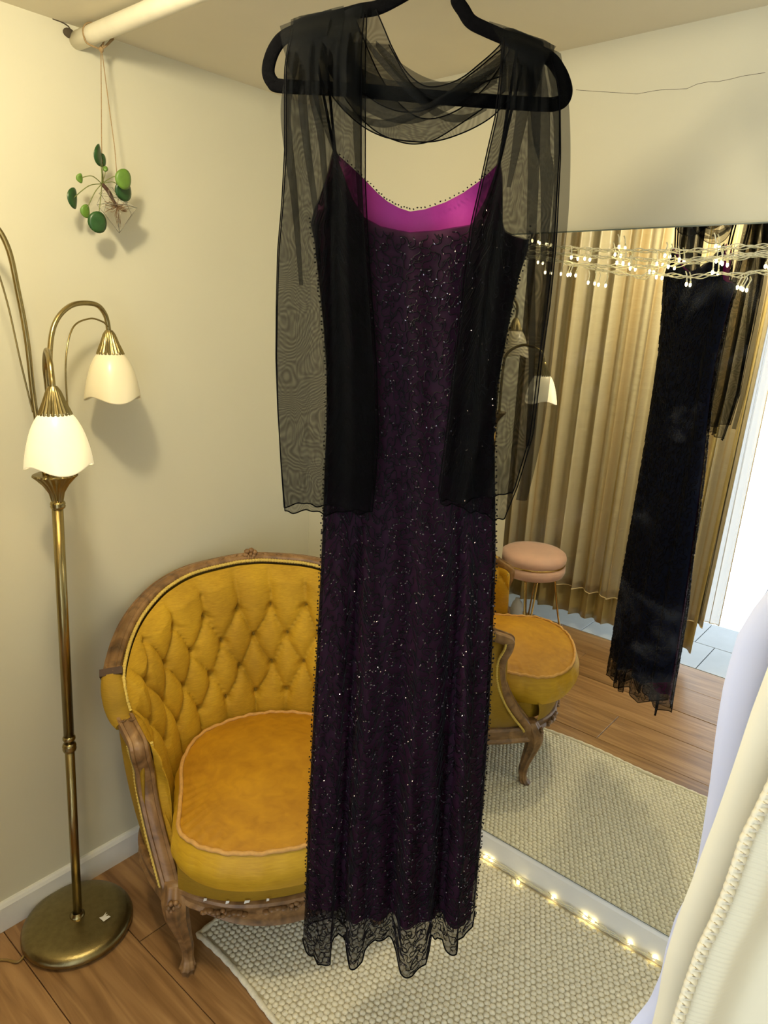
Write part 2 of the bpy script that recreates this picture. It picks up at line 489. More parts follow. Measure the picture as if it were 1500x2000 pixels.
# baseboards
def skirting(name, axis, a0, a1, h):
    mb = MB()
    prof = [(0, 0), (.014, 0), (.014, h-.012), (.010, h-.004), (.006, h), (0, h)]
    if axis == 'y':
        vs = [(p, y, z) for y in (a0, a1) for p, z in prof]
    else:
        vs = [(x, -p, z) for x in (a0, a1) for p, z in prof]
    n = len(prof)
    fs = [(i, (i+1) % n, n+(i+1) % n, n+i) for i in range(n)]+[tuple(range(n))[::-1], tuple(range(n, 2*n))]
    mb.add(vs, fs)
    o = fix_normals(mb.build(name, M['skirt'], smooth=False)); tag(o, kind='structure'); return o
skirting('baseboard_left', 'y', -1.36, 0, .082)
skirting('baseboard_right', 'x', 0.014, 3.2, .098)
# plaster gap round the pipe end and hairline cracks
ck = MB()
def crack(pts, r):
    jit = [Vector(p)+Vector((0, random.uniform(-.002, .002) if abs(p[0]) < .01 else 0, random.uniform(-.002, .002))) for p in pts]
    ck.tube(resample(jit, max(3, len(pts)*2)), r, 4)
crack([(0.0, y, z) for y, z in [(-0.7681, 2.1855), (-0.7493, 2.1853), (-0.735, 2.1807), (-0.7287, 2.1747)]], .0016)
crack([(0.0, y, z) for y, z in [(-0.7298, 2.1744), (-0.7273, 2.1633), (-0.7213, 2.1532), (-0.7148, 2.147)]], .0016)
crack([(x, 0.0, z) for x, z in [(0.8493, 2.0996), (0.8931, 2.089), (0.9411, 2.0809), (0.9931, 2.0713), (1.0421, 2.0697), (1.0944, 2.0665), (1.1238, 2.0712), (1.163, 2.0687), (1.1999, 2.0726), (1.2407, 2.072)]], .0004)
ck.ell((.002, -.735, 2.166), .006, .014, .010)
ck.build('plaster_crack', M['crack'], wl)

# ================================================================== PIPE
p0 = Vector((-.02, -.717, 2.157)); p1 = Vector((3.19, -.70, 2.135))
pp_ = [p0.lerp(p1, i/30) for i in range(31)]
pipe = thing('pipe', (0, -.717, 2.157), 'white painted heating pipe just below the ceiling, twine tied round it', 'pipe')
MB().tube(pp_, .0185, 20).build('pipe_tube', M['pipe'], pipe)

# ================================================================== FLOOR LAMP
LB = Vector((.142, -.962, 0)); LT = Vector((.158, -.922, 1.19))
lamp = thing('floor_lamp', tuple(LB), 'antique brass floor lamp with three curved arms and frosted glass shades, left of the chair', 'lamp')
LX = Vector((0.40686, 0.91349, 0)); LD = Vector((0.91349, -0.40686, 0))
bp_ = [(0.0, .0), (.118, .0), (.130, .004), (.137, .012), (.137, .020), (.131, .029), (.120, .034), (.10, .0365), (.03, .039), (.0, .0395)]
auto_smooth(MB().lathe([(r*1.0+1e-4, z) for r, z in bp_], LB, 96).build('base', M['brass_dark'], lamp), 50)
MB().lathe([(.0185, .036), (.0185, .043), (.014, .047), (.0115, .05)], LB, 32).build('base_collar', M['brass'], lamp)
# torn white label left on the base
stv = [(-.5, .5), (-.2, .2), (-.1, .45), (.05, .1), (.2, .42), (.5, .5), (.55, -.4), (-.35, -.5), (-.2, -.1)]
sc0 = LB+Vector((.058, .045, .0397))
mbs = MB(); mbs.add([sc0+Vector((a*.022, b*.022, 0)) for a, b in stv]+[sc0+Vector((a*.022, b*.022, .0006)) for a, b in stv],
    [tuple(range(9)), tuple(range(9, 18))]+[(i, (i+1) % 9, 9+(i+1) % 9, 9+i) for i in range(9)])
mbs.build('sticker', M['sticker'], lamp, smooth=False)['label'] = 'torn white sticker on the lamp base'
def on_pole(z): return LB.lerp(Vector((LT.x, LT.y, LT.z)), z/1.19)
MB().tube([on_pole(.04), on_pole(.55)], .0112, 24).build('pole', M['brass'], lamp)
MB().tube([on_pole(.55), on_pole(1.19)], .0122, 24).build('pole', M['brass'], lamp)
def ring_prof(z, r, h): return [(.0115, z-h), (r*.9, z-h*.8), (r, z-h*.3), (r*.93, z), (r, z+h*.3), (r*.9, z+h*.8), (.0115, z+h)]
for zz, rr, hh in ((.545, .0165, .012), (.57, .015, .006)):
    q = on_pole(zz); MB().lathe(ring_prof(0, rr, hh), q, 32).build('pole_ring', M['brass'], lamp)
# fluted cup
q = LT+Vector((0, 0, -.028))
MB().lathe(ring_prof(0, .0165, .009), q, 32).build('pole_ring', M['brass'], lamp)
flute = lambda th, t: 1+.05*math.cos(20*th)*(1 if t < .85 else 0)
auto_smooth(MB().lathe([(.012, -.02), (.016, 0.0), (.026, .018), (.040, .034), (.0445, .038), (.046, .041), (.044, .043), (.001, .043)], LT, 120, fl=flute).build('cup', M['brass_dark'], lamp), 40)
top = LT+Vector((0, 0, .043))
def lp(a, z, d=0): return Vector((.158, -.922, 0))+LX*a+LD*d+Vector((0, 0, z))
def shade(c, size, mat, tilt):
    """fluted fitter with a bell glass hanging from it"""
    ax = tilt
    f = MB().lathe([(.008, .004), (.011, .0), (.014, -.006), (.021, -.026), (.0285, -.044), (.0305, -.049), (.0300, -.052), (.010, -.050)], c, 96,
        fl=lambda th, t: 1+.045*math.cos(22*th)*(1 if .2 < t < .8 else 0), axis=ax).build('lamp_fitter', M['brass_dark'], lamp)
    auto_smooth(f, 40)
    prof = [(.0285, -.046), (.030, -.050), (.0375, -.060), (.0465, -.078), (.0535, -.099), (.0590, -.121), (.0620, -.139), (.0635, -.153)]
    def fn_out(th0):
        pass
    mb = MB(); n = 64; m = len(prof)
    sm = catmull([(r, 0, z) for r, z in prof], 4)
    vs = []; rows = []
    pr = [(v.x*size, v.z) for v in sm]
    full = [(r, z, 1) for r, z in pr]+[(r-.0028, z, 1) for r, z in pr[::-1]]
    for (r, z, s_) in full:
        for kk in range(n):
            th = 2*PI*kk/n
            w = max(0, (-z-.10)/.053)
            zz = z - .007*w*math.cos(3*th+.9)
            rr = r*(1+.05*w*math.cos(3*th+.9))
            p = Vector((rr*math.cos(th), rr*math.sin(th), zz)); vs.append(ax @ p+Vector(c))
    fs = []
    for j in range(len(full)-1):
        for kk in range(n):
            k2 = (kk+1) % n; fs.append((j*n+kk, j*n+k2, (j+1)*n+k2, (j+1)*n+kk))
    mb.add(vs, fs); g = mb.build('lamp_shade', mat, f)
    # lamp holder and bulb inside
    MB().lathe([(.012, -.05), (.013, -.085), (.010, -.088)], c, 16, axis=ax).build('bulb_holder', M['white_plastic'], f)
    return f
# arm to the right, seen side on
FR = Vector((.112, -.748, 1.537))
a_r = catmull([top+LX*.018, lp(.012, 1.33), lp(-.004+.012, 1.45), lp(.022, 1.545)+LD*-.02, lp(.06, 1.592)+LD*-.05, (.118, -.782, 1.598), (.113, -.755, 1.575), FR], 10)
MB().tube(a_r, .0056, 14).build('arm', M['brass'], lamp)
sh_r = shade(FR, 1.0, M['shade'], Matrix.Identity(3))
# front arm, curling towards the room
FF = Vector((.326, -.986, 1.440))
vD = (FF-Vector((.158, -.922, FF.z))); vD.z = 0
a_f = catmull([top+LD*.016-LX*.01, top+LD*.018+Vector((0, 0, .16)), top+LD*.03+Vector((0, 0, .235)), Vector((.158, -.922, 1.505))+vD*.5, Vector((.158, -.922, 1.49))+vD*.86, Vector((.158, -.922, 1.455))+vD*.98, FF], 10)
MB().tube(a_f, .0056, 14).build('arm', M['brass'], lamp)
sh_f = shade(FF, 1.0, M['shade_lit'], Matrix.Identity(3)); sh_f['label'] = 'fitter of the lit front shade'
# tall left arm, leaving the picture on the left
FL_ = Vector((.112, -1.105, 1.605))
a_l = catmull([top-LX*.02, lp(-.028, 1.40), lp(-.030, 1.52), lp(-.038, 1.62), lp(-.048, 1.70), lp(-.072, 1.745), lp(-.115, 1.755), lp(-.16, 1.72), Vector((.114, -1.100, 1.66)), FL_], 10)
MB().tube(a_l, .0056, 14).build('arm', M['brass'], lamp)
shade(FL_, 1.0, M['shade'], Matrix.Identity(3))
# thin decorative rods
MB().tube(catmull([top+LX*.03, lp(.036, 1.34), lp(.040, 1.47), (lp(.06, 1.545)+LD*-.03), (.125, -.80, 1.566), (.117, -.765, 1.56), FR+Vector((.004, -.004, .012))], 10), .0020, 8).build('rod', M['brass'], lamp)
MB().tube(catmull([lp(-.032, 1.37), lp(-.045, 1.47), lp(-.060, 1.60), lp(-.078, 1.68), lp(-.10, 1.715), lp(-.14, 1.70), FL_+Vector((.0, .0, .03))], 10), .0020, 8).build('rod', M['brass'], lamp)
MB().ell(top+Vector((0, 0, .012)), .008, .008, .012).build('knob', M['brass_dark'], lamp)
MB().tube(catmull([LB+Vector((-.015, -.130, .006)), (.135, -1.115, .0035), (.105, -1.135, .0035), (.075, -1.175, .0035), (.085, -1.23, .0035), (.12, -1.27, .0035)], 8), .0032, 8).build('cable', M['cable'], lamp)
# bulb light inside the lit shade
pl = bpy.data.lights.new('bulb_light', 'POINT'); pl.energy = 0.6; pl.color = (1, .78, .45); pl.shadow_soft_size = .02
po = bpy.data.objects.new('bulb_light', pl); COL.objects.link(po); po.location = FF+Vector((0, 0, -.11))

# ================================================================== HANGING PLANTER
XP = .075
def wp(y, z, dx=0): return Vector((XP+dx, y, z))
W = lambda lst, dx=0: [wp(y, z, dx) for y, z in lst]
knot = wp(*[(-0.7023, 2.13)][0])
twine = tag(thing('hanging_planter', tuple(knot), 'clear faceted glass planter hung from the ceiling pipe on jute twine', 'planter'))
pc = Vector((XP, -.712, 2.157))
loop = [pc+Vector((.004*math.sin(a), .021*math.cos(a), .021*math.sin(a))) for a in [PI*.0+i*PI/10 for i in range(-3, 14)]]
tw = MB()
L1 = [knot]+[pc+Vector((-.012+.0, -.0235*math.cos(a), -.0235*math.sin(a)-.001)) for a in [PI*.30, PI*.12, -.1*PI, -.3*PI, -.5*PI, -.7*PI, -.9*PI, -1.1*PI, -1.3*PI]]+[knot]
tw.tube(catmull(L1, 5), .0019, 6)
for e in ((222, 70), (221, 76), (202, 75)): pass
ends = W([(-0.6713, 2.1648), (-0.6743, 2.1571), (-0.696, 2.1521)], .004)
for e in ends: tw.tube([knot, knot.lerp(e, .5)+Vector((0, .001, 0)), e], .0019, 6)
tw.ell(knot, .005, .005, .006)
tw.build('twine', M['string'], twine)
sl = W([(-0.7037, 2.1267), (-0.7101, 2.026), (-0.7167, 1.9224), (-0.7172, 1.8507)]); sr = W([(-0.7013, 2.1273), (-0.6931, 2.0298), (-0.6849, 1.9386), (-0.6828, 1.8805), (-0.6722, 1.831)])
MB().tube(catmull(sl, 6), .0011, 6).build('twine', M['string'], twine)
MB().tube(catmull(sr, 6), .0011, 6).build('twine', M['string'], twine)
# glass body: open neck, wide faceted belt, pointed foot
gv = [(-0.7137, 1.8469), (-0.6872, 1.817), (-0.6861, 1.7597)]
neck = wp(*gv[0]); belt = wp(*gv[1]); tip = wp(*gv[2])
g = MB(); vs = [] ; NF = 6
axn = (neck-belt); 
for (c, r, ph) in ((neck, .014, 0), (neck.lerp(belt, .35), .020, .5), (belt, .043, 0), (belt.lerp(tip, .30), .034, .5)):
    for kk in range(NF):
        th = 2*PI*(kk+ph)/NF
        vs.append(c+Vector((r*math.cos(th), r*math.sin(th), .008*math.sin(th) if r == .014 else 0)))
vs.append(tip); fs = []
for j in range(3):
    for kk in range(NF):
        k2 = (kk+1) % NF
        a, b, c_, d_ = j*NF+kk, j*NF+k2, (j+1)*NF+k2, (j+1)*NF+kk
        if j != 1: fs += [(a, b, d_), (b, c_, d_)]
        else: fs += [(a, b, c_), (a, c_, d_)]
for kk in range(NF): fs.append((3*NF+kk, 3*NF+(kk+1) % NF, 4*NF))
g.add(vs, fs)
go = g.build('glass_vessel', M['glass'], twine, smooth=False)
sm_ = go.modifiers.new('thickness', 'SOLIDIFY'); sm_.thickness = .0012
edg = MB()
for kk in range(NF):
    edg.tube([vs[2*NF+kk], vs[2*NF+(kk+1) % NF]], .0008, 5)
    edg.tube([vs[3*NF+kk], tip], .0006, 5)
edg.build('glass_rib', M['glass'], twine)
hub = wp(*[(-0.7214, 1.8596)][0])
plant = thing('trailing_plant', tuple(hub), 'small plant with round coin leaves growing out of the hanging glass planter', 'plant')
MB().tube(catmull([hub, hub.lerp(belt, .35)+Vector((0, .002, .002)), hub.lerp(belt, .8), belt+Vector((0, 0, .002))], 6), [.0045]*10+[.0035]*9, 8).build('main_stem', M['root_dark'], plant)
rt = MB()
for i in range(46):
    th = random.uniform(0, 2*PI); el = random.uniform(-.5, .5); L = random.uniform(.018, .032)
    d = Vector((math.cos(th)*math.cos(el), math.sin(th)*math.cos(el), math.sin(el)))
    s0 = belt+Vector((0, 0, -.002))
    rt.tube(catmull([s0, s0+d*L*.5+Vector((0, 0, random.uniform(-.004, .004))), s0+d*L], 3), .0006, 4)
for i in range(14):
    d = Vector((random.uniform(-.3, .3), random.uniform(-.3, .3), -1)).normalized()
    rt.tube([belt, belt+d*.02, belt.lerp(tip, random.uniform(.5, .8))+Vector((random.uniform(-.005, .005), random.uniform(-.005, .005), 0))], .0004, 4)
tag(rt.build('roots', M['root'], plant), kind='stuff')
leaves = [((185,305),6,19,.02,'leaf',10),((199,313),9.5,12,.0,'leaf',0),((199,331),5,5,.015,'leaf_pale',0),((153,349),5.5,8.5,.01,'leaf_pale',0),
          ((140,388),8,18.5,.01,'leaf',-12),((173,412),8.5,12.5,-.01,'leaf_pale',0),((183,435),17,19.5,.02,'leaf',0),((227,353),14.5,18.5,.035,'leaf_pale',-10),((236,373),15,20,.015,'leaf',15)]
LPOS = [(-0.7341, 1.9141), (-0.7177, 1.9086), (-0.7191, 1.8895), (-0.7758, 1.8618), (-0.7943, 1.8187), (-0.7574, 1.7983), (-0.7472, 1.7749), (-0.6859, 1.8714), (-0.6759, 1.8513)]
pxm = 1/830.0
for (pxy, rx, rz, dx, mt, rot), (ly, lz) in zip(leaves, LPOS):
    c = wp(ly, lz, dx); ra = math.radians(rot); mb = MB(); n = 22; R_ = rz*pxm*.98
    tilt = math.acos(min(1, rx/rz))
    nrm = Vector((math.cos(tilt)*.78, math.sin(tilt)*.9-.3, .15)).normalized()
    cd = (CAM-c).normalized(); side = Vector((0, 0, 1)).cross(cd).normalized()
    up = cd.cross(side).normalized()
    # turn the leaf about its upright axis so that it is foreshortened
    nn = (cd*math.cos(tilt)+side*math.sin(tilt)).normalized(); sd = up.cross(nn).normalized()
    vs = [c]; 
    for ring, (rr, zz) in enumerate(((.35, .0015), (.7, .001), (1.0, -.0015))):
        for kk in range(n):
            th = 2*PI*kk/n
            hx = rr*R_*math.cos(th); hy = rr*R_*math.sin(th)
            x_ = hx*math.cos(ra)-hy*math.sin(ra); y_ = hx*math.sin(ra)+hy*math.cos(ra)
            vs.append(c+sd*x_+up*y_+nn*(zz-.0025*(rr**2)*math.cos(2*th)))
    fs = [(0, 1+kk, 1+(kk+1) % n) for kk in range(n)]
    for ring in range(2):
        for kk in range(n):
            a = 1+ring*n+kk; b = 1+ring*n+(kk+1) % n; fs.append((a, a+n, b+n, b))
    mb.add(vs, fs); o = mb.build('leaf', M[mt], plant)
    s2 = o.modifiers.new('thickness', 'SOLIDIFY'); s2.thickness = .0012
    if mt == 'leaf_pale': o['label'] = 'paler young leaf'
    mid = hub.lerp(c, .5)+Vector((.004, 0, .010 if lz < hub.z+.02 else .0))
    MB().tube(catmull([hub, mid, c-nn*.0015], 6), .0010, 6).build('stem', M['stem'], plant)

# ================================================================== RUG
rug = thing('rug', (1.0, -.4, 0), 'cream woven wool rug of pebble knots under the mustard chair', 'rug')
RX0, RX1, RY0, RY1 = .395, 2.5, -.775, -.022
def redge(x): return RY0+.010*math.sin(x*5.0)+.006*math.sin(x*13+1)
def rleft(y): return RX0+.006*math.sin(y*14)
mb = MB(); NX = 90; NY = 30
def rtop(u, v):
    y = None
    x = RX0+(RX1-RX0)*u; ya = redge(x); y = ya+(RY1-ya)*v; x = rleft(y)+(RX1-rleft(y))*u
    return (x, y, .0085)
mb.grid(rtop, NX, NY)
per = [rtop(i/NX, 0) for i in range(NX+1)]+[rtop(1, j/NY) for j in range(1, NY+1)]+[rtop(1-i/NX, 1) for i in range(1, NX+1)]+[rtop(0, 1-j/NY) for j in range(1, NY)]
n = len(per); mb.add(per+[(x, y, .0004) for x, y, z in per], [(i, (i+1) % n, n+(i+1) % n, n+i) for i in range(n)])
fix_normals(mb.build('backing', M['rug_base'], rug, smooth=False))
kn = MB(); pit = .0158; rowh = pit*.88
row = 0; y = RY0-.01
while y < RY1-.002:
    x = RX0+.004+(pit/2 if row % 2 else 0)
    while x < 1.95:
        if y > redge(x)+.008 and x > rleft(y)+.008:
            jx = x+random.uniform(-.0012, .0012); jy = y+random.uniform(-.001, .001); hgt = .0050*random.uniform(.85, 1.12)
            a = pit*.52; vs = []
            n = 7
            for rr, zz in ((1.0, 0.12), (.80, .70), (.40, .97)):
                for kk in range(n): vs.append((jx+a*rr*math.cos(2*PI*kk/n), jy+a*.92*rr*math.sin(2*PI*kk/n), .0080+hgt*zz))
            vs.append((jx, jy, .0080+hgt))
            fs = [(q*n+kk, q*n+(kk+1) % n, (q+1)*n+(kk+1) % n, (q+1)*n+kk) for q in range(2) for kk in range(n)]
            fs += [(2*n+kk, 2*n+(kk+1) % n, 3*n) for kk in range(n)]
            kn.add(vs, fs)
        x += pit
    y += rowh; row += 1
tag(kn.build('wool_knots', M['rug'], rug), kind='stuff')
bd = MB()
ed = [(rleft(y_), y_, .0085) for y_ in [RY1+(redge(RX0)-RY1)*i/60 for i in range(61)]]+[(x_, redge(x_), .0085) for x_ in [RX0+.01+(RX1-RX0-.01)*i/160 for i in range(161)]]
bd.tube(ed, [.0075+.0012*math.sin(i*2.1) for i in range(len(ed))], 8)
bd.build('binding', M['rug'], rug)

# ================================================================== TUB CHAIR
CM = Vector((.585, -.624, 0)); CF = Vector((.862, -.507, 0)); CS = Vector((.507, .862, 0))
def ch(f, s, z): return CM+CF*f+CS*s+Vector((0, 0, z))
chair = thing('tub_chair', tuple(ch(-.2, 0, 0)), 'antique carved wood tub chair with deep buttoned mustard velvet back', 'chair')
Th = [(-.560, 0, .883), (-.556, .06, .881), (-.522, .178, .872), (-.476, .257, .852), (-.43, .308, .824), (-.38, .344, .796), (-.33, .368, .766), (-.28, .382, .741), (-.235, .389, .720),
      (-.195, .386, .682), (-.170, .372, .632), (-.10, .330, .600), (-.118, .325, .50), (-.088, .312, .40), (-.042, .293, .315), (.008, .272, .245)]
Bh = [(-.455, 0), (-.45, .05), (-.425, .13), (-.39, .19), (-.35, .225), (-.31, .25), (-.27, .265), (-.235, .272), (-.20, .278), (-.17, .282), (-.14, .284), (-.10, .284), (-.075, .280), (-.05, .275), (-.025, .268), (0, .258)]
Oh = [(-.50, 0), (-.495, .06), (-.46, .16), (-.415, .23), (-.37, .275), (-.32, .305), (-.27, .325), (-.23, .335), (-.195, .338), (-.16, .335), (-.125, .325), (-.09, .315), (-.065, .305), (-.04, .295), (-.015, .285), (.005, .275)]
def full(half, z=None):
    pts = [(f, s) + ((t[0],) if t else ()) for f, s, *t in half]
    neg = [(p[0], -p[1])+p[2:] for p in pts[:0:-1]]
    return neg+pts
T3 = full(Th); B2 = full(Bh); O2 = full(Oh)
def v3(l, z=0): return [Vector((p[0], p[1], p[2] if len(p) > 2 else z)) for p in l]
SUB = 8
Tc = catmull(v3(T3), SUB); Bc = catmull(v3(B2), SUB); Oc = catmull(v3(O2), SUB)
NT = len(Tc)
J = 8*SUB    # offset from the centre to the joint block
MID = (NT-1)//2
def loc(v): return ch(v.x, v.y, v.z)
def inward(i):
    v = Tc[i]; c = Vector((-.16, 0, 0)); d = c-Vector((v.x, v.y, 0)); 
    if i < MID-J-10 or i > MID+J+10:
        d = Vector((0.0, -v.y, 0))
    return d.normalized()
# arclength coordinate on the mid height for the buttoning
mids = [Vector(((Tc[i].x+Bc[i].x)/2, (Tc[i].y+Bc[i].y)/2, 0)) for i in range(NT)]
arc = [0]
for a, b in zip(mids, mids[1:]): arc.append(arc[-1]+(b-a).length)
ac = arc[MID]; arc = [a-ac for a in arc]
COLW = .053     # half spacing of the buttons
rows_z = [.750, .662, .574, .486, .40]
def tuft(x, z):
    """puff depth 0..1 and nearest-button distance for the diamond buttoning"""
    p = x/COLW
    top, bot = rows_z[0], rows_z[3]
    q = (top-z)/(rows_z[0]-rows_z[1])
    if q < 0:     # vertical pleats from the top row up to the rim
        a = abs(math.sin(PI*(p-1)/2)); 
        return a**.35
    if q > 3:
        a = abs(math.sin(PI*(p)/2)); return a**.35
    a = abs(math.sin(PI*(p+q+1)/2)); b = abs(math.sin(PI*(p-q+1)/2))
    return (a*b)**.33
Tin = []
for i in range(NT):
    d = inward(i); off = .034 if MID-J <= i <= MID+J else .024
    v = Tc[i]+d*off; v = Vector((v.x, v.y, v.z-.012)); Tin.append(v)
U_ = (NT-1)*3//2; V_ = 130
def inner(u, v):
    fi = u*(NT-1); i = min(int(fi), NT-2); t = fi-i
    T_ = Tin[i].lerp(Tin[i+1], t); B_ = Bc[i].lerp(Bc[i+1], t)
    zb = min(.30, T_.z-.02)
    x = T_.x+(B_.x-T_.x)*(v**1.0); y = T_.y+(B_.y-T_.y)*(v**1.0); z = T_.z+(zb-T_.z)*v
    d = inward(i).lerp(inward(i+1), t)
    hgt = T_.z-zb
    env = min(1, v*hgt/.04)*1.0
    bulge = .030*math.sin(PI*min(1, v*1.05))**.6 if v < .95 else 0
    ax = arc[i]+(arc[i+1]-arc[i])*t
    side = abs(ax)
    tf = tuft(ax+.004*math.sin(z*31), z+.004*math.sin(ax*23))
    qz = (rows_z[0]-z)/(rows_z[0]-rows_z[1]); rj = round(qz)
    if 0 <= rj <= 3:
        pc_ = 2*round((ax/COLW-(rj+1))/2)+(rj+1)
        dd_ = ((ax-pc_*COLW)**2+(z-(rows_z[0]-rj*(rows_z[0]-rows_z[1])))**2)
        tf -= .75*math.exp(-dd_/.00012)*min(1, env)
    amp = .030*env*(1 if side < .40 else max(.45, 1-(side-.42)*3))
    k_ = bulge*.55*min(1, hgt/.3)+amp*tf
    x += d.x*k_; y += d.y*k_
    return ch(x, y, z)
back = MB().grid(inner, U_, V_).build('backrest', M['mustard'], chair)
# covered buttons
btn = []
for r, z in enumerate(rows_z[:4]):
    for c_ in range(-9, 10):
        if (c_+r+1) % 2: continue
        x = c_*COLW
        if abs(x) > .46: continue
        best = min(range(NT), key=lambda i: abs(arc[i]-x))
        T_ = Tin[best]; zb = min(.30, T_.z-.02)
        if T_.z-.045 < z or z < zb+.03: continue
        v = (T_.z-z)/(T_.z-zb)
        btn.append(Vector(inner(best/(NT-1), v)))
for b in btn:
    MB().ell(b+CF*.001, .0072, .0072, .0072, 10, 6).build('button', M['olive'], chair)  # darker cloth colour stands in for shade deep in the tufting
# outer shell
def outer(u, v):
    fi = u*(NT-1); i = min(int(fi), NT-2); t = fi-i
    T_ = Tc[i].lerp(Tc[i+1], t); B_ = Oc[i].lerp(Oc[i+1], t); zb = .262 if T_.z > .28 else T_.z-.018
    d = inward(i); T2 = T_+d*.006
    bul = -.012*math.sin(PI*v)
    x = T2.x+(B_.x-T2.x)*v+d.x*bul; y = T2.y+(B_.y-T2.y)*v+d.y*bul
    return ch(x, y, T_.z-.012+(zb-T_.z+.012)*v)
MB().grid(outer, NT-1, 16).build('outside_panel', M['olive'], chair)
# carved rim of the back
prof = [(.020, -.012), (.024, -.004), (.022, .006), (.014, .010), (.011, .0075), (.004, .012), (-.006, .0135), (-.012, .009), (-.015, .011), (-.022, .008), (-.0265, -.002), (-.024, -.012), (-.019, -.016), (.010, -.018)]
i0, i1 = MID-J, MID+J
pts = [loc(Tc[i]) for i in range(i0, i1+1)]
outs = [-(CF*inward(i).x+CS*inward(i).y) for i in range(i0, i1+1)]
prof = [(a*.88, b*.95) for a, b in prof]
def sweep_up(pts, outs, prof, name, mat, par, twist=0, scale=None):
    mb = MB(); n = len(pts); m = len(prof); vs = []
    for i in range(n):
        t = (pts[min(i+1, n-1)]-pts[max(i-1, 0)]).normalized()
        o = outs[i]; o = (o-t*o.dot(t)).normalized(); q = t.cross(o)
        if q.dot(Vector((0, 0, 1))) + .6*q.dot(CF) < 0: q = -q
        s_ = scale[i] if scale else 1
        for a, b in prof: vs.append(pts[i]+o*a*s_+q*b*s_)
    fs = [(i*m+k_, i*m+(k_+1) % m, (i+1)*m+(k_+1) % m, (i+1)*m+k_) for i in range(n-1) for k_ in range(m)]
    fs += [tuple(range(m))[::-1], tuple((n-1)*m+k_ for k_ in range(m))]
    mb.add(vs, fs); o = fix_normals(mb.build(name, mat, par)); auto_smooth(o, 40); return o
rim = sweep_up(pts, outs, prof, 'back_frame', M['wood'], chair)
# small groove joints and joint blocks
for sgn in (-1, 1):
    i = MID+sgn*J; c = loc(Tc[i]); nxt = loc(Tc[i+sgn*3]); o = -(CF*inward(i).x+CS*inward(i).y)
    sweep_up([c.lerp(nxt, -.5), c.lerp(nxt, .45)], [o, o], [(a*1.12, b*1.12) for a, b in [(.024, -.014), (.024, .010), (-.024, .012), (-.024, -.016)]], 'joint_block', M['wood_dark'], chair)
    # upholstered arm pad between the block and the scroll
    rng = list(range(J+1, 11*SUB-5))
    pp2 = [loc(Tc[MID+sgn*k_]) for k_ in rng]; oo = [-(CF*inward(MID+sgn*k_).x+CS*inward(MID+sgn*k_).y) for k_ in rng]
    pr = [(.024*math.cos(a)*(1.0), .013*math.sin(a)) for a in [2*PI*k_/16 for k_ in range(16)]]
    scl = [1+.16*math.sin(PI*k_/(len(rng)-1)) for k_ in range(len(rng))]
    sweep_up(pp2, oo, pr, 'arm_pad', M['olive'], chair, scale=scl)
    # wooden arm front: flat scroll top then the concave sweep down to the leg
    Lc = [(-.172, .364, .632), (-.140, .352, .619), (-.108, .339, .605), (-.094, .333, .597), (-.0925, .331, .588), (-.096, .329, .565), (-.112, .323, .52), (-.112, .320, .47), (-.100, .314, .42), (-.076, .304, .365), (-.045, .292, .315), (-.012, .280, .270), (.006, .272, .235)]
    path = catmull([(f, s, z) for f, s, z in Lc], 6)
    pts_ = [ch(p.x, sgn*p.y, p.z) for p in path]
    side = CS*sgn
    mb = MB(); n = len(pts_); vs = []
    pr2 = [(.023, -.010), (.024, .004), (.020, .012), (.013, .013), (.011, .009), (.003, .011), (-.003, .011), (-.011, .009), (-.013, .013), (-.020, .012), (-.023, .004), (-.022, -.012), (-.015, -.020), (.015, -.020)]
    for i in range(n):
        t = (pts_[min(i+1, n-1)]-pts_[max(i-1, 0)]).normalized()
        q = t.cross(side*sgn).normalized()
        # outward = away from the panel: up on the scroll, forward on the sweep
        if q.dot(CF)+q.z < 0: q = -q
        o = side
        wd = 1.0
        for a, b in pr2: vs.append(pts_[i]+o*a*wd+q*b)
    m = len(pr2)
    fs = [(i*m+k_, i*m+(k_+1) % m, (i+1)*m+(k_+1) % m, (i+1)*m+k_) for i in range(n-1) for k_ in range(m)]+[tuple(range(m))[::-1], tuple((n-1)*m+k_ for k_ in range(m))]
    mb.add(vs, fs); o_ = auto_smooth(fix_normals(mb.build('arm', M['wood'], chair)), 40)
    # carved scroll on top of the arm end
    mb = MB(); c0 = pts_[4]
    for sg in (-1, 1):
        cc = c0+side*sg*.010+Vector((0, 0, .012))
        sp_ = [cc+side*(.009*(1-k_/26)*math.cos(k_*.5)*sg)+(CF*(.009*(1-k_/26)*math.sin(k_*.5)))+Vector((0, 0, .0012-.08*0)) for k_ in range(22)]
        mb.tube(sp_, .0013, 5)
    mb.build('scroll_carving', M['wood'], o_)
    # braid along both edges of the arm front
    for off, back_ in ((.026, -.016), (-.027, -.014)):
        rng2 = pts_[20:-4] if off > 0 else pts_[22:-12]
        gp = []
        base_pts = resample(rng2, 150)
        for i, p in enumerate(base_pts):
            t = (base_pts[min(i+1, 149)]-base_pts[max(i-1, 0)]).normalized(); q = t.cross(side).normalized()
            if q.dot(CF)+q.z < 0: q = -q
            gp.append(p+side*off+q*(back_))
        MB().tube(gp, [.0042*(1+.22*math.sin(i*1.9)) for i in range(150)], 6).build('gimp_braid', M['gimp'], chair)
# braid inside the back frame
gp = resample([loc(Tc[i]+inward(i)*.0285)+Vector((0, 0, -.002)) for i in range(MID-J-14, MID+J+15)], 520)
MB().tube(gp, [.0048*(1+.20*math.sin(i*1.9)) for i in range(520)], 6).build('gimp_braid', M['gimp'], chair)
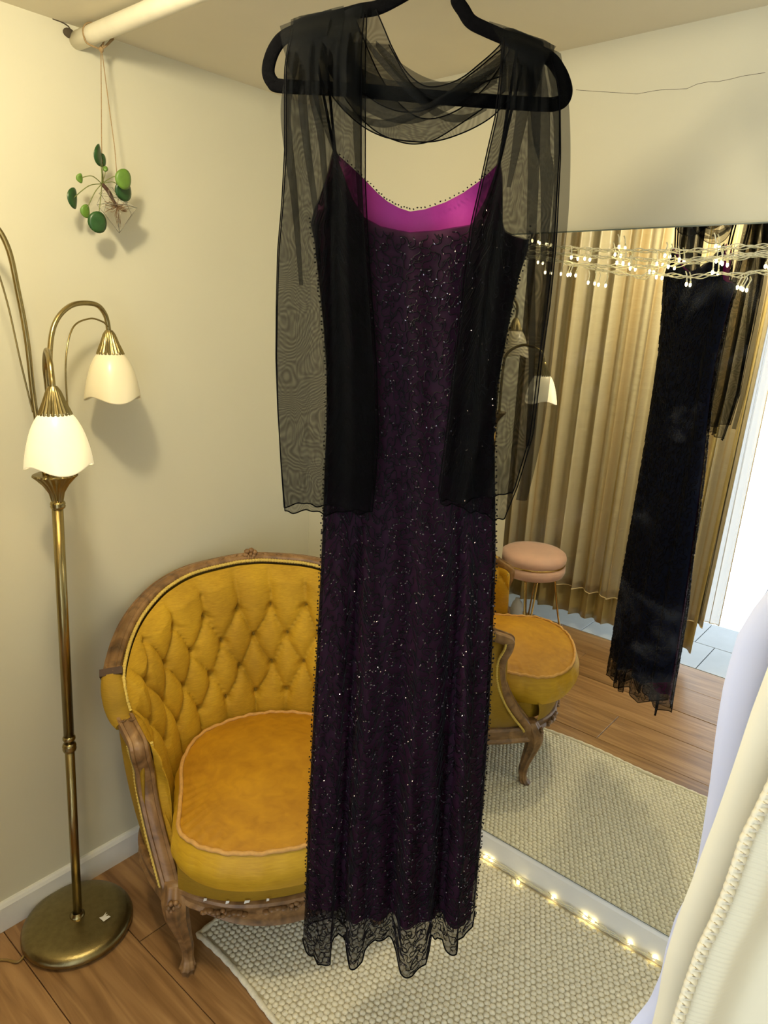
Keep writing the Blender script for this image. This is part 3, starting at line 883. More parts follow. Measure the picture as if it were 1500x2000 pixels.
# carved flower and leaves at the crest
cr = MB(); c0 = loc(Tc[MID])+Vector((0, 0, .012))+CF*.010
for k_ in range(6):
    a = PI*2*k_/6+.3
    cr.ell(c0+CS*.013*math.cos(a)+Vector((0, 0, .010*math.sin(a)+.004))+CF*.004, .009, .009, .008, 8, 6)
cr.ell(c0+CF*.012+Vector((0, 0, .004)), .006, .006, .006, 8, 6)
for sg in (-1, 1):
    for j in range(5):
        p = loc(Tc[MID+sg*(4+j*3)])+Vector((0, 0, .010))+CF*.008
        rt_ = Matrix.Rotation(math.atan2(CS.y, CS.x), 3, 'Z')
        MB().ell(p, .014-.0018*j, .006, .0058-.0007*j, 8, 6, rot=rt_ @ Matrix.Rotation(sg*.35, 3, 'Y')).build('carved_leaf', M['wood'], rim)
for j in range(3):
    cr.ell(c0+CS*(.006*(j-1))+CF*.010+Vector((0, 0, -.012)), .0048, .0048, .014, 8, 6)
cr.build('crest_flower', M['wood'], rim)
# seat rail: bowed front apron, band of cloth above it, side rails
front = catmull([(.010, -.262, 0), (.045, -.215, 0), (.080, -.13, 0), (.095, 0, 0), (.080, .13, 0), (.045, .215, 0), (.010, .262, 0)], 10)
n = len(front)
def apron_low(k_):
    t = k_/(n-1); s_ = abs(t-.5)*2
    return .203-.024*math.cos(PI*min(1, s_*1.25))+(.010*max(0, s_-.8)/.2)
mb = MB()
def apr(u, v):
    k_ = u*(n-1); i = min(int(k_), n-2); p = front[i].lerp(front[i+1], k_-i)
    lo = apron_low(k_); hi = .262-.010*math.cos(PI*2*(u-.5))
    pr = [(0.0, lo), (.014, lo), (.019, lo+.006), (.016, lo+.012), (.011, lo+.016), (.013, hi-.016), (.017, hi-.010), (.014, hi-.003), (.008, hi), (0, hi)]
    kk = min(int(v*9+.001), 9); d, z = pr[kk]
    return ch(p.x+d, p.y, z)
frail = auto_smooth(mb.grid(apr, 60, 9).build('front_rail', M['wood'], chair), 30)
for sg in (-1, 0, 1):
    car = MB()
    for j in range(5):
        a = 2*PI*j/5
        fr = front[30+sg*14 if sg else 30]
        car.ell(ch(fr.x+.018, fr.y+.010*math.cos(a)+(0 if sg == 0 else 0), .232+.008*math.sin(a)), .007, .007, .005, 7, 5)
    for j in range(4):
        for s2 in (-1, 1):
            fr = front[max(0, min(n-1, 30+sg*14+s2*(2+j)))]
            car.ell(ch(fr.x+.017, fr.y, .232+.004*math.sin(j*1.3)), .010, .010, .005, 7, 5)
    car.build('rail_carving', M['wood'], frail)
mb = MB()
mb.grid(lambda u, v: ch(front[min(int(u*(n-1)), n-1)].x+.006+.012*math.sin(PI*v), front[min(int(u*(n-1)), n-1)].y, .255+.100*v), n-1, 8)
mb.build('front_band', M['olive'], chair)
# torn paper scraps and loose staples on the rail
for (s_, w) in ((-.12, .012), (-.16, .008), (.03, .010), (-.07, .006), (-.205, .007)):
    k_ = min(range(n), key=lambda i: abs(front[i].y-s_)); p = front[k_]
    mb = MB()
    b0 = ch(p.x+.0185, p.y, .262); mb.add([b0, b0+CS*w, b0+CS*w*1.2+Vector((0, 0, .006)), b0+CS*w*.2+Vector((0, 0, .008)), b0+CF*.001, b0+CS*w+CF*.001, b0+CS*w*1.2+Vector((0, 0, .006))+CF*.001, b0+CS*w*.2+Vector((0, 0, .008))+CF*.001],
        [(0, 1, 2, 3), (4, 5, 6, 7), (0, 1, 5, 4), (2, 3, 7, 6)])
    mb.build('lining_scrap', M['sticker'], chair, smooth=False)['label'] = 'torn white scrap on the rail'
railp = [Vector((p[0], p[1], .235)) for p in [(v.x, v.y) for v in Oc]]
rp = [ch(p.x, p.y, .235) for p in railp]; ro = [-(CF*inward(i).x+CS*inward(i).y) for i in range(NT)]
sweep_up(rp, ro, [(.014, -.030), (.016, -.022), (.010, -.014), (.012, .012), (.015, .018), (.010, .026), (-.010, .026), (-.010, -.030)], 'side_rail', M['wood'], chair)
# seat deck under the cushion
deck = [(-.44, 0), (-.40, .16), (-.30, .25), (-.15, .275), (0, .25), (.05, .2), (.085, .1), (.095, 0)]
dk = [ch(f, s, .33) for f, s in deck]+[ch(f, -s, .33) for f, s in deck[-2:0:-1]]
mb = MB(); nn_ = len(dk); mb.add(dk+[p-Vector((0, 0, .06)) for p in dk], [tuple(range(nn_)), tuple(range(nn_, 2*nn_))[::-1]]+[(i, (i+1) % nn_, nn_+(i+1) % nn_, nn_+i) for i in range(nn_)])
fix_normals(mb.build('seat_deck', M['olive'], chair, smooth=False))
# cushion
cu = catmull([(.165, 0, 0), (.150, .12, 0), (.105, .210, 0), (.035, .262, 0), (-.045, .260, 0), (-.13, .252, 0), (-.25, .24, 0), (-.36, .185, 0), (-.415, .09, 0), (-.43, 0, 0),
              (-.415, -.09, 0), (-.36, -.185, 0), (-.25, -.24, 0), (-.13, -.252, 0), (-.045, -.260, 0), (.035, -.262, 0), (.105, -.210, 0), (.150, -.12, 0)], 10, closed=True)
nc = len(cu); cc = Vector((-.12, 0, 0))
cz0, cz1 = .330, .432
def cushion_pt(i, t):
    p = cu[i % nc]; rr = Vector((p.x, p.y, 0))-cc
    wr_ = .0030*math.sin(i*1.1)*math.sin(i*.37)
    if t < .5:      # boxing, bulging
        a = t/.5; bul = .020*math.sin(PI*a)-.012
        q = cc+rr*(1+bul/rr.length+wr_*math.sin(PI*a)*3); z = cz0+(cz1-cz0)*a
    else:
        a = (t-.5)/.5; q = cc+rr*((1-a)*(1-.012/rr.length)); z = cz1+.032*(1-(1-a)**2.6)+.004*math.sin(q.x*23)*math.sin(q.y*19)*a
        if (1-a) > .2: z += .0016*math.sin(i*1.7)*((1-a)**4)
    return ch(q.x, q.y, z)
mb = MB(); TV = 44
mb.grid(lambda u, v: cushion_pt(int(round(u*nc)) % nc, v), nc, TV, closeu=True)
mb.mi = [1 if (k_//nc) < TV/2-.5 else 0 for k_ in range(len(mb.f))]
mb.add([ch(p.x, p.y, cz0) for p in [cc+(Vector((q.x, q.y, 0))-cc)*.95 for q in cu]], [tuple(range(nc))[::-1]], 1)
cush = mb.build('seat_cushion', [M['seat'], M['seat_side']], chair)
pp3 = [Vector(cushion_pt(i, .5))+Vector((0, 0, .002+.0014*math.sin(i*.9))) for i in range(nc)]
MB().tube(pp3, .0052, 8, closed=True).build('piping', M['piping'], cush)
# legs
for sg in (-1, 1):
    pth = catmull([ch(-.004, sg*.266, .275), ch(.016, sg*.270, .235), ch(.020, sg*.268, .19), ch(.008, sg*.258, .13), ch(-.004, sg*.248, .07), ch(-.002, sg*.247, .03), ch(.008, sg*.25, .014)], 6)
    n = len(pth); rad = [interp(i/(n-1), [(0, .026), (.15, .030), (.35, .026), (.6, .0165), (.8, .0125), (.9, .016), (.96, .021), (1, .017)]) for i in range(n)]
    mb = MB(); seg = 32; vs = []
    for i in range(n):
        for k_ in range(seg):
            th = 2*PI*k_/seg; r = rad[i]*(1+.10*math.cos(8*th))*(1 if i < n-4 else .97)
            vs.append(pth[i]+CF*r*math.cos(th)+CS*r*math.sin(th))
    vs_b = [Vector((v.x, v.y, max(.0, v.z))) for v in vs]
    fs = [(i*seg+k_, i*seg+(k_+1) % seg, (i+1)*seg+(k_+1) % seg, (i+1)*seg+k_) for i in range(n-1) for k_ in range(seg)]+[tuple(range(seg)), tuple((n-1)*seg+k_ for k_ in range(seg))]
    base = [Vector((v.x, v.y, 0.0 if sg < 0 else .012)) for v in vs[(n-1)*seg:]]
    vs_b += base; fs += [((n-1)*seg+k_, (n-1)*seg+(k_+1) % seg, n*seg+(k_+1) % seg, n*seg+k_) for k_ in range(seg)]+[tuple(n*seg+k_ for k_ in range(seg))]
    mb.add(vs_b, fs); leg = auto_smooth(fix_normals(mb.build('leg', M['wood'], chair)), 60)
    kn_ = MB()
    c0 = ch(.040, sg*.275, .238)
    for k_ in range(6):
        a = 2*PI*k_/6; kn_.ell(c0+CS*.011*math.cos(a)+Vector((0, 0, .012*math.sin(a))), .0075, .0075, .007, 7, 5)
    kn_.ell(c0+CF*.005, .006, .006, .006, 7, 5)
    kn_.build('rosette', M['wood'], leg)
    MB().tube([ch(-.40, sg*.20, .235), ch(-.42, sg*.205, .12), ch(-.45, sg*.21, 0.0)], [.020, .016, .013], 12).build('leg', M['wood'], chair)

# ================================================================== MIRROR
mr = thing('wall_mirror', (1.8, -.008, .10), 'large frameless mirror on the right wall reflecting chair, stool and curtain', 'mirror')
MX0, MX1, MZ0, MZ1 = .70, 3.0, .099, 1.803
MB().box(MX0, MX1, -.0105, -.0005, MZ0, MZ1).build('backing_glass', M['mirror_edge'], mr, smooth=False)
mb = MB(); mb.add([(MX0+.003, -.0112, MZ0+.003), (MX1-.003, -.0112, MZ0+.003), (MX1-.003, -.0112, MZ1-.003), (MX0+.003, -.0112, MZ1-.003)], [(0, 1, 2, 3)])
mb.build('mirror_glass', M['mirror'], mr, smooth=False)

# ================================================================== FAIRY LIGHTS
def wires(par, lines, yoff=-.026):
    for ln in lines:
        P = catmull([(x, yoff, z) for x, z in ln], 8); P = resample(P, 160)
        for ph in (0, PI):
            q = [p+Vector((0, .0022*math.sin(i*.55+ph), .0026*math.cos(i*.55+ph)+(.0016*math.sin(i*.11+ph)))) for i, p in enumerate(P)]
            MB().tube(q, .0011, 5).build('wire', M['wire'], par)
def bulbs(par, pts, yoff, drop=.020, lay=False):
    for x, z in pts:
        dx = random.uniform(-.006, .006); y0 = yoff+random.uniform(-.004, .004)
        mb = MB()
        top_ = Vector((x+dx, y0, z+drop)); bot = Vector((x, y0, z))
        mb.tube([top_+Vector((-.003, 0, .006)), top_, bot+Vector((0, 0, .006))], .0013, 6, 0)
        mb.tube([bot+Vector((0, 0, .008)), bot+Vector((0, 0, .001))], .0019, 8, 0)
        mb.ell(bot, .0027, .0027, .0046, 8, 6, 1)
        mb.build('bulb', [M['wire'], M['led']], par)
fa = thing('fairy_lights', (1.2, -.026, 1.72), 'warm white fairy lights strung in rows across the top of the mirror', 'string lights')
wires(fa, [[(0.7108, 1.7768), (0.789, 1.7733), (0.85, 1.7693), (0.9463, 1.76), (0.9947, 1.7577), (1.1078, 1.7538), (1.2009, 1.7534), (1.2391, 1.7582), (1.3045, 1.7573), (1.3915, 1.7565)],
           [(0.7119, 1.765), (0.7904, 1.7606), (0.8451, 1.7548), (0.9358, 1.7461), (0.9967, 1.7427), (1.0998, 1.7345), (1.1935, 1.7369), (1.2513, 1.7425), (1.3066, 1.7451), (1.3933, 1.7466)],
           [(0.7126, 1.7578), (0.7916, 1.7491), (0.8466, 1.7411), (0.887, 1.7314), (0.9872, 1.7246), (1.0796, 1.7224), (1.1435, 1.7277), (1.2038, 1.7347), (1.3071, 1.7422), (1.3938, 1.7439)],
           [(0.7131, 1.7531), (0.792, 1.7456), (0.847, 1.7377), (0.9131, 1.7266), (0.9641, 1.7161), (1.0249, 1.707), (1.0602, 1.7005), (1.0761, 1.7078), (1.1258, 1.7044), (1.1684, 1.7011), (1.218, 1.7079), (1.2576, 1.7038), (1.2849, 1.7103), (1.3129, 1.7082), (1.4, 1.7095)]])
bulbs(fa, [(1.0056, 1.7638), (0.9983, 1.748), (1.0053, 1.7308), (1.0195, 1.7295), (1.036, 1.7187), (1.0788, 1.7119), (0.8945, 1.7436), (0.9265, 1.7408), (0.8729, 1.7079), (0.8951, 1.7066), (0.943, 1.6886), (0.9695, 1.6842), (1.0971, 1.7004), (1.1082, 1.7436), (1.0943, 1.7274), (1.1201, 1.7209), (1.1393, 1.7349), (1.2069, 1.7591), (1.2144, 1.7306), (1.227, 1.7255), (1.2109, 1.7089), (1.1603, 1.6859), (1.2614, 1.6803), (1.2726, 1.6765), (0.7879, 1.7837), (0.8104, 1.7773), (0.8242, 1.7746), (0.8069, 1.7349), (0.8299, 1.7116), (1.3064, 1.7197)], -.027)
fb = thing('fairy_lights', (1.1, -.03, .012), 'warm white fairy lights lying along the foot of the mirror skirting', 'string lights')
def floor_wire(pts, z):
    P = resample(catmull([(x, y_, z) for x, y_ in pts], 8), 160)
    for ph in (0, PI):
        q = [p+Vector((0, .0025*math.sin(i*.5+ph), .0022*math.cos(i*.5+ph)+.003)) for i, p in enumerate(P)]
        MB().tube(q, .0011, 5).build('wire', M['wire'], fb)
floor_wire([(.72, -.024), (.85, -.026), (1.0, -.022), (1.15, -.027), (1.3, -.023), (1.5, -.026)], .016)
floor_wire([(.72, -.029), (.85, -.022), (1.0, -.028), (1.15, -.024), (1.3, -.029), (1.5, -.024)], .024)
def floor_bulbs(pts, zs):
    for (x, z) in pts:
        mb = MB()
        b = Vector((x, min(z, -.020), .0185))
        mb.tube([b+Vector((-.018, .006, .004)), b+Vector((-.004, .002, .001))], .0013, 6, 0)
        mb.ell(b, .0050, .0034, .0034, 8, 6, 1)
        mb.build('bulb', [M['wire'], M['led']], fb)
floor_bulbs([(0.8126, -0.0095), (0.8332, -0.0187), (0.9372, -0.0353), (1.0409, 0.01), (1.1369, 0.0303), (1.1613, -0.0128), (1.2639, 0.002), (1.3309, 0.0255)], 0)

# ================================================================== HANGER
D0 = Vector((.965, -.685, 0)); DU = Vector((.797, .604, 0)); DN = Vector((.604, -.797, 0))
def dp(u, z, n=0): return D0+DU*u+Vector((0, 0, z))+DN*n
out_l = [(-0.0523, 2.0418), (-0.0718, 2.0287), (-0.105, 2.0218), (-0.1496, 2.0095), (-0.1872, 1.9978), (-0.213, 1.9875), (-0.2267, 1.9741), (-0.2352, 1.9566), (-0.2376, 1.9404), (-0.2315, 1.9284), (-0.2192, 1.9232)]
bar_ = [(-0.2192, 1.9232), (-0.1482, 1.9213), (-0.0714, 1.9182), (0.0126, 1.9133), (0.096, 1.9097), (0.1714, 1.9073), (0.19, 1.9084)]
out_r = [(0.19, 1.9084), (0.1999, 1.9133), (0.2034, 1.9228), (0.2006, 1.9347), (0.1907, 1.9517), (0.1727, 1.9684), (0.1269, 1.9858), (0.0813, 2.0018), (0.0585, 2.0116), (0.0465, 2.0255), (0.0369, 2.0381), (0.0282, 2.0468)]
neck_ = [(interp(0, [(0, out_r[-1][0])]), out_r[-1][1]), (.035, 2.055), (.012, 2.070), (-.012, 2.066), out_l[0]]
hg = thing('clothes_hanger', tuple(dp(0, 2.05)), 'slim black velvet clothes hanger holding the beaded evening dress and scarf', 'hanger')
path = catmull([(a, b, 0) for a, b in out_l[1:]]+[(a, b, 0) for a, b in bar_[1:]]+[(a, b, 0) for a, b in out_r[1:-1]]+[(.040, 2.050, 0), (.010, 2.068, 0), (-.018, 2.055, 0)], 8, closed=True)
mb = MB(); n = len(path); vs = []; seg = 12
for i in range(n):
    t = (path[(i+1) % n]-path[i-1]).normalized(); o = Vector((-t.y, t.x, 0))
    for k_ in range(seg):
        th = 2*PI*k_/seg; a = .0098*math.copysign(abs(math.cos(th))**.7, math.cos(th)); b = .0034*math.copysign(abs(math.sin(th))**.7, math.sin(th))
        q = path[i]+o*a; vs.append(dp(q.x, q.y, b))
fs = [(i*seg+k_, i*seg+(k_+1) % seg, ((i+1) % n)*seg+(k_+1) % seg, ((i+1) % n)*seg+k_) for i in range(n) for k_ in range(seg)]
mb.add(vs, fs); fix_normals(mb.build('body', M['velvet'], hg))
hk = Vector((.965, -.7118, 2.150)); 
pz = p0.lerp(p1, (D0.x+.02)/3.21)
hook = [dp(.010, 2.060), dp(.010, 2.085), dp(.012, 2.105)]+[Vector((D0.x+DU.x*.01, 0, 0))*0+Vector((pz.x+.008, pz.y, pz.z))+DU*(.024*math.cos(a))*1+Vector((0, 0, .0215*math.sin(a))) for a in [-.35*PI, -.15*PI, .05*PI, .25*PI, .5*PI, .75*PI, .95*PI]]
MB().tube(catmull(hook, 6), .0020, 8).build('hook', M['brass_shiny'], hg)['label'] = 'thin metal hook over the pipe'

# ================================================================== EVENING DRESS
dress = thing('evening_dress', tuple(dp(0, 1.9)), 'long sleeveless black and plum evening dress with beaded squiggles and magenta lining', 'dress')
edgeL = [(-0.1717, 1.7305), (-0.1658, 1.7096), (-0.1585, 1.6547), (-0.1491, 1.576), (-0.1429, 1.5041), (-0.1417, 1.4261), (-0.1438, 1.3378), (-0.1457, 1.227), (-0.1476, 1.1694), (-0.1521, 1.0189), (-0.1579, 0.8581), (-0.1657, 0.6259), (-0.1693, 0.4369), (-0.1739, 0.3301), (-0.1732, 0.2335)]
edgeR = [(0.1671, 1.7204), (0.1696, 1.7108), (0.1587, 1.6659), (0.1508, 1.6099), (0.1463, 1.5677), (0.139, 1.4965), (0.1408, 1.412), (0.1494, 1.3173), (0.1561, 1.2444), (0.1607, 1.1882), (0.1672, 1.0409), (0.1731, 0.8837), (0.1765, 0.7153), (0.1785, 0.5964), (0.1787, 0.4842), (0.1802, 0.4069), (0.19, 0.2735)]
top_f = [(-0.1717, 1.7305), (-0.1655, 1.753), (-0.1538, 1.779), (-0.1446, 1.8047), (-0.1388, 1.8299), (-0.135, 1.8371), (-0.1242, 1.8124), (-0.1057, 1.7695), (-0.0858, 1.7421), (-0.0606, 1.7302), (-0.0162, 1.7227), (0.0313, 1.7279), (0.0782, 1.7375), (0.0953, 1.7717), (0.106, 1.8044), (0.114, 1.8294), (0.1196, 1.8084), (0.123, 1.7762), (0.1239, 1.7471), (0.13, 1.731), (0.1463, 1.7242), (0.1671, 1.7204)]
top_b = [(-0.1717, 1.7305), (-0.1655, 1.753), (-0.1538, 1.779), (-0.1446, 1.8047), (-0.1388, 1.8299), (-0.135, 1.8371), (-0.1102, 1.8178), (-0.0892, 1.8004), (-0.0705, 1.7836), (-0.0542, 1.7717), (-0.0356, 1.7628), (-0.0179, 1.7581), (0.0056, 1.7618), (0.0365, 1.7729), (0.063, 1.7867), (0.0866, 1.8039), (0.1033, 1.8186), (0.114, 1.8294), (0.1196, 1.8084), (0.123, 1.7762), (0.1239, 1.7471), (0.13, 1.731), (0.1463, 1.7242), (0.1671, 1.7204)]
hem_f = [(-0.1742, 0.3837), (-0.1728, 0.3356), (-0.1585, 0.3208), (-0.1432, 0.3129), (-0.1351, 0.285), (-0.1101, 0.2931), (-0.1079, 0.3478), (-0.1027, 0.3617), (-0.0873, 0.3486), (-0.0793, 0.3722), (-0.0743, 0.3459), (-0.0672, 0.3209), (-0.0435, 0.3275), (-0.04, 0.3508), (-0.0205, 0.3783), (0.0064, 0.3731), (0.0233, 0.3534), (0.0323, 0.3193), (0.0556, 0.3055), (0.0818, 0.3192), (0.0884, 0.3549), (0.0925, 0.3952), (0.1026, 0.3671), (0.1199, 0.3622), (0.143, 0.366), (0.1439, 0.4005), (0.1559, 0.3938), (0.1761, 0.4064), (0.178, 0.4379)]
hem_b = [(-0.1742, 0.3837), (-0.1652, 0.3418), (-0.1221, 0.3557), (-0.0571, 0.349), (0.0058, 0.3889), (0.0707, 0.3664), (0.1217, 0.4008), (0.178, 0.4379)]
eL = sorted([(z, u) for u, z in edgeL]); eR = sorted([(z, u) for u, z in edgeR])
zL, zR = edgeL[0][1], edgeR[0][1]
def uL(z): return interp(min(z, zL), eL)
def uR(z): return interp(min(z, zR), eR)
FOLDS = [(.13, .010, .012), (.235, .022, .010), (.30, .010, -.006), (.42, .008, .03), (.55, .010, .02), (.68, .012, .03), (.815, .024, .012), (.90, .010, .02)]
def thick(q, z, fold=1.0):
    low = max(0, min(1, (1.35-z)/.6))
    base = (.018+.020*low)*math.sqrt(max(0, 1-(2*q-1)**2))
    w = 0
    # soft vertical flutes opening towards the hem
    w += low*.013*math.sin(q*2*PI*3.5+.8)+low*.006*math.sin(q*2*PI*7+z*2)
    w -= low*.036*math.exp(-((q-.225)/.016)**2)+low*.034*math.exp(-((q-.80)/.020)**2)+low*.012*math.exp(-((q-.52)/.03)**2)
    w += .0022*math.sin(q*37+z*9)
    e = min(1, min(q, 1-q)/.06)
    return max(.005*e, base+w*e*fold)
def panel(top, hem, sign, scale, inset, zcut=None, nq=150, nr=150):
    tt = [(u, z) for u, z in top]
    def fn(u, v):
        q = u; qq = inset+(1-2*inset)*q
        ut = uL(zL)+(uR(zR)-uL(zL))*qq
        zt = interp(ut, tt)-(.001 if inset else 0)
        uh = uL(.45)+(uR(.45)-uL(.45))*qq
        zb = interp(uh, hem) if zcut is None else zcut+.004*math.sin(q*25)
        z = zt+(zb-zt)*v
        uu = uL(z)+(uR(z)-uL(z))*qq
        if z > zL: uu = ut if q < .5 else uu
        if z > min(zL, zR)-.0: uu = ut if z > zL else uu
        if z > zR and q > .5: uu = ut
        return dp(uu, z, sign*((thick(qq, z, 1 if sign > 0 else .35)*(1 if scale > .5 else .94))+.004-(.007 if scale < .9 else 0)))
    return fn
BS = .95
def two_zone(top, hem, sign, n_, mats, name):
    mb = MB().grid(panel(top, hem, sign, 1.0 if sign > 0 else BS, 0), n_, n_)
    mb.mi = [1 if (k_//n_) > n_*.945 else 0 for k_ in range(len(mb.f))]
    return mb.build(name, mats, dress)
front_p = two_zone(top_f, hem_f, 1, 170, [M['dress_body'], M['dress_out']], 'front_panel')
two_zone(top_b, hem_b, -1, 120, [M['dress_back'], M['dress_out']], 'back_panel')
zc = [(0.0044, 0.4217)][0][1]
MB().grid(panel(top_f, hem_f, 1, .40, .022, zc), 110, 60).build('front_lining', M['plum'], dress)
MB().grid(panel(top_b, hem_b, -1, .30, .03, zc+.03), 110, 60).build('back_lining', M['magenta'], dress)['label'] = 'bright magenta inside of the back'
# shoulder straps up to the hanger
hgL = [(-0.1752, 2.0026), (-0.1586, 2.008)]; hgR = [(0.1283, 1.9858), (0.142, 1.9808)]
pkL = [(-0.135, 1.8356)][0]; pkR = [(0.1141, 1.828)][0]
for pk, tops in ((pkL, hgL), (pkR, hgR)):
    for nn2, tp in ((.004, tops[0]), (-.004, tops[1])):
        MB().tube([dp(pk[0], pk[1]-.004, nn2), dp((pk[0]+tp[0])/2, (pk[1]+tp[1])/2, nn2*2), dp(tp[0], tp[1]+.006, nn2*1.5)], .0022, 6).build('strap', M['hemline'], dress)
# beaded vermicelli worked over the front and, thinner, the back
pf = panel(top_f, hem_f, 1, 1.0, 0); pb = panel(top_b, hem_b, -1, BS, 0)
def worm(mb, fn, q, v, S, off, beads, dens=1):
    ang = random.choice([0, PI/2, PI, -PI/2])+random.uniform(-.35, .35)
    pts = []; x = 0; y_ = 0; a = ang; turn = random.choice([-1, 1])
    for seg_ in range(3):
        for k_ in range(5):
            pts.append((x, y_)); x += math.cos(a)*S*.30; y_ += math.sin(a)*S*.30; a += turn*PI/5.2
        turn = -turn
        for k_ in range(2): pts.append((x, y_)); x += math.cos(a)*S*.26; y_ += math.sin(a)*S*.26
    cx = sum(p[0] for p in pts)/len(pts); cy = sum(p[1] for p in pts)/len(pts)
    P = []
    for (a_, b_) in pts:
        qq = q+(a_-cx)/.36; vv = v+(b_-cy)/1.36
        if not (.004 < qq < .996 and .003 < vv < .997): 
            if len(P) > 2: break
            continue
        P.append(Vector(fn(qq, vv))+DN*off)
    if len(P) > 3: mb.tube(P, .00105, 3, caps=False)
    for p in P[::2]:
        if random.random() < dens: beads.append(p+DN*(.0012 if off > 0 else -.0012))
vm = MB(); beads = []
S = .0185; gy = 0
rowsn = int(1.36/S/1.0); colsn = int(.36/S)
for j in range(rowsn):
    for i in range(colsn):
        worm(vm, pf, (i+.5+random.uniform(-.25, .25)+(.5 if j % 2 else 0))/colsn, (j+.5+random.uniform(-.2, .2))/rowsn, S*.62, .0012, beads, .45)
tag(vm.build('beaded_squiggles', M['bead'], front_p), kind='stuff')
vb = MB(); b2 = []
for j in range(int(rowsn*.8)):
    for i in range(int(colsn*.8)):
        worm(vb, pb, (i+.5+random.uniform(-.25, .25))/(colsn*.8), (j+.5+random.uniform(-.2, .2))/(rowsn*.8), S*.7, -.0012, b2, .05)
tag(vb.build('beaded_squiggles', M['bead'], dress), kind='stuff')
bd_ = MB(); sp2 = MB()
def octa(mb, c, r, l, ax):
    a = ax.normalized(); b = a.cross(DN+Vector((.1, .2, .3))).normalized(); c2 = a.cross(b)
    mb.add([c+a*l, c-a*l, c+b*r, c-b*r, c+c2*r, c-c2*r], [(0, 2, 4), (0, 4, 3), (0, 3, 5), (0, 5, 2), (1, 4, 2), (1, 3, 4), (1, 5, 3), (1, 2, 5)])
for p in beads:
    ax = Vector((random.uniform(-1, 1), random.uniform(-1, 1), random.uniform(-1, 1)))
    octa(sp2 if random.random() < .28 else bd_, p, random.uniform(.0009, .0014), random.uniform(.0014, .0024), ax)
# beads standing proud along the side seams and armholes
for side_ in (0, 1):
    z = 1.74
    while z > .42:
        u_ = (uL(z) if side_ == 0 else uR(z)); sg = -1 if side_ == 0 else 1
        octa(bd_, dp(u_+sg*random.uniform(0, .0028), z, random.uniform(-.004, .008)), .0018, .0024, Vector((random.uniform(-1, 1), random.uniform(-1, 1), random.uniform(-1, 1))))
        z -= random.uniform(.004, .010)
for (u0, z0), (u1, z1) in zip(top_b[5:16], top_b[6:17]):
    for k_ in range(4):
        t = k_/4; octa(bd_, dp(u0+(u1-u0)*t, z0+(z1-z0)*t+random.uniform(0, .002), -.004), .0015, .002, Vector((random.uniform(-1, 1), 1, random.uniform(-1, 1))))
tag(bd_.build('black_beads', M['bead'], front_p, smooth=False), kind='stuff')
tag(sp2.build('glinting_beads', M['spark'], front_p, smooth=False), kind='stuff')
# rolled hem edge
hp = [Vector(pf(i/260, 1.0)) for i in range(261)]
MB().tube(hp, .0014, 5).build('rolled_hem', M['hemline'], dress)
hp = [Vector(pb(i/160, 1.0)) for i in range(161)]
MB().tube(hp, .0014, 5).build('rolled_hem', M['hemline'], dress)

# ================================================================== SCARF
scarf = thing('scarf', tuple(dp(0, 1.98)), 'sheer black organza scarf draped over the hanger with two hanging tails', 'scarf')
def cloth_panel(Ls, Rs, topc, botc, n0, wob, ph, nq=60, nr=120, fold=1.0):
    """Ls, Rs: (u,z) edge tables; topc/botc: boundary curves (u,z)"""
    el = sorted((z, u) for u, z in Ls); er = sorted((z, u) for u, z in Rs)
    def fn(q, v):
        zt0 = max(Ls[0][1], Rs[0][1]); zb0 = min(Ls[-1][1], Rs[-1][1])
        ut = interp(zt0, el)+(interp(zt0, er)-interp(zt0, el))*q
        ub = interp(zb0, el)+(interp(zb0, er)-interp(zb0, el))*q
        zt = interp(ut, topc); zb = interp(ub, botc)
        z = zt+(zb-zt)*v
        u_ = interp(z, el)+(interp(z, er)-interp(z, el))*q
        up = max(0, 1-v/.35)
        n_ = n0+wob*(.010*math.sin(q*PI*5+ph)+.006*math.sin(q*PI*11+ph*2+v*3))*(1+.6*up)
        tp = min(1, v/.12); n_ = .013+(n_-.013)*(tp*tp*(3-2*tp))
        return dp(u_, z, n_)
    return MB().grid(fn, nq, nr), fn
TL = dict(
 L=[(-0.2015, 1.9847), (-0.2015, 1.9341), (-0.2015, 1.8216), (-0.2061, 1.7521), (-0.2124, 1.6871), (-0.215, 1.6049), (-0.2161, 1.5271), (-0.2138, 1.4463), (-0.209, 1.3625), (-0.203, 1.2824)],
 R=[(-0.0911, 2.0051), (-0.0894, 1.949), (-0.0867, 1.8648), (-0.0844, 1.7905), (-0.0796, 1.7332), (-0.0737, 1.6698), (-0.067, 1.6104), (-0.0574, 1.518), (-0.0503, 1.4127), (-0.0521, 1.3448), (-0.0559, 1.2835)],
 T=[(-0.2115, 2.0019), (-0.1873, 2.0101), (-0.1573, 2.0158), (-0.1274, 2.0202), (-0.0962, 2.0271)],
 B=[(-0.203, 1.277), (-0.1649, 1.2774), (-0.1304, 1.2775), (-0.0875, 1.2799), (-0.0559, 1.2835)],
 B2=[(-0.203, 1.2886), (-0.1651, 1.2951), (-0.1307, 1.2935), (-0.0878, 1.2906), (-0.0559, 1.2835)])
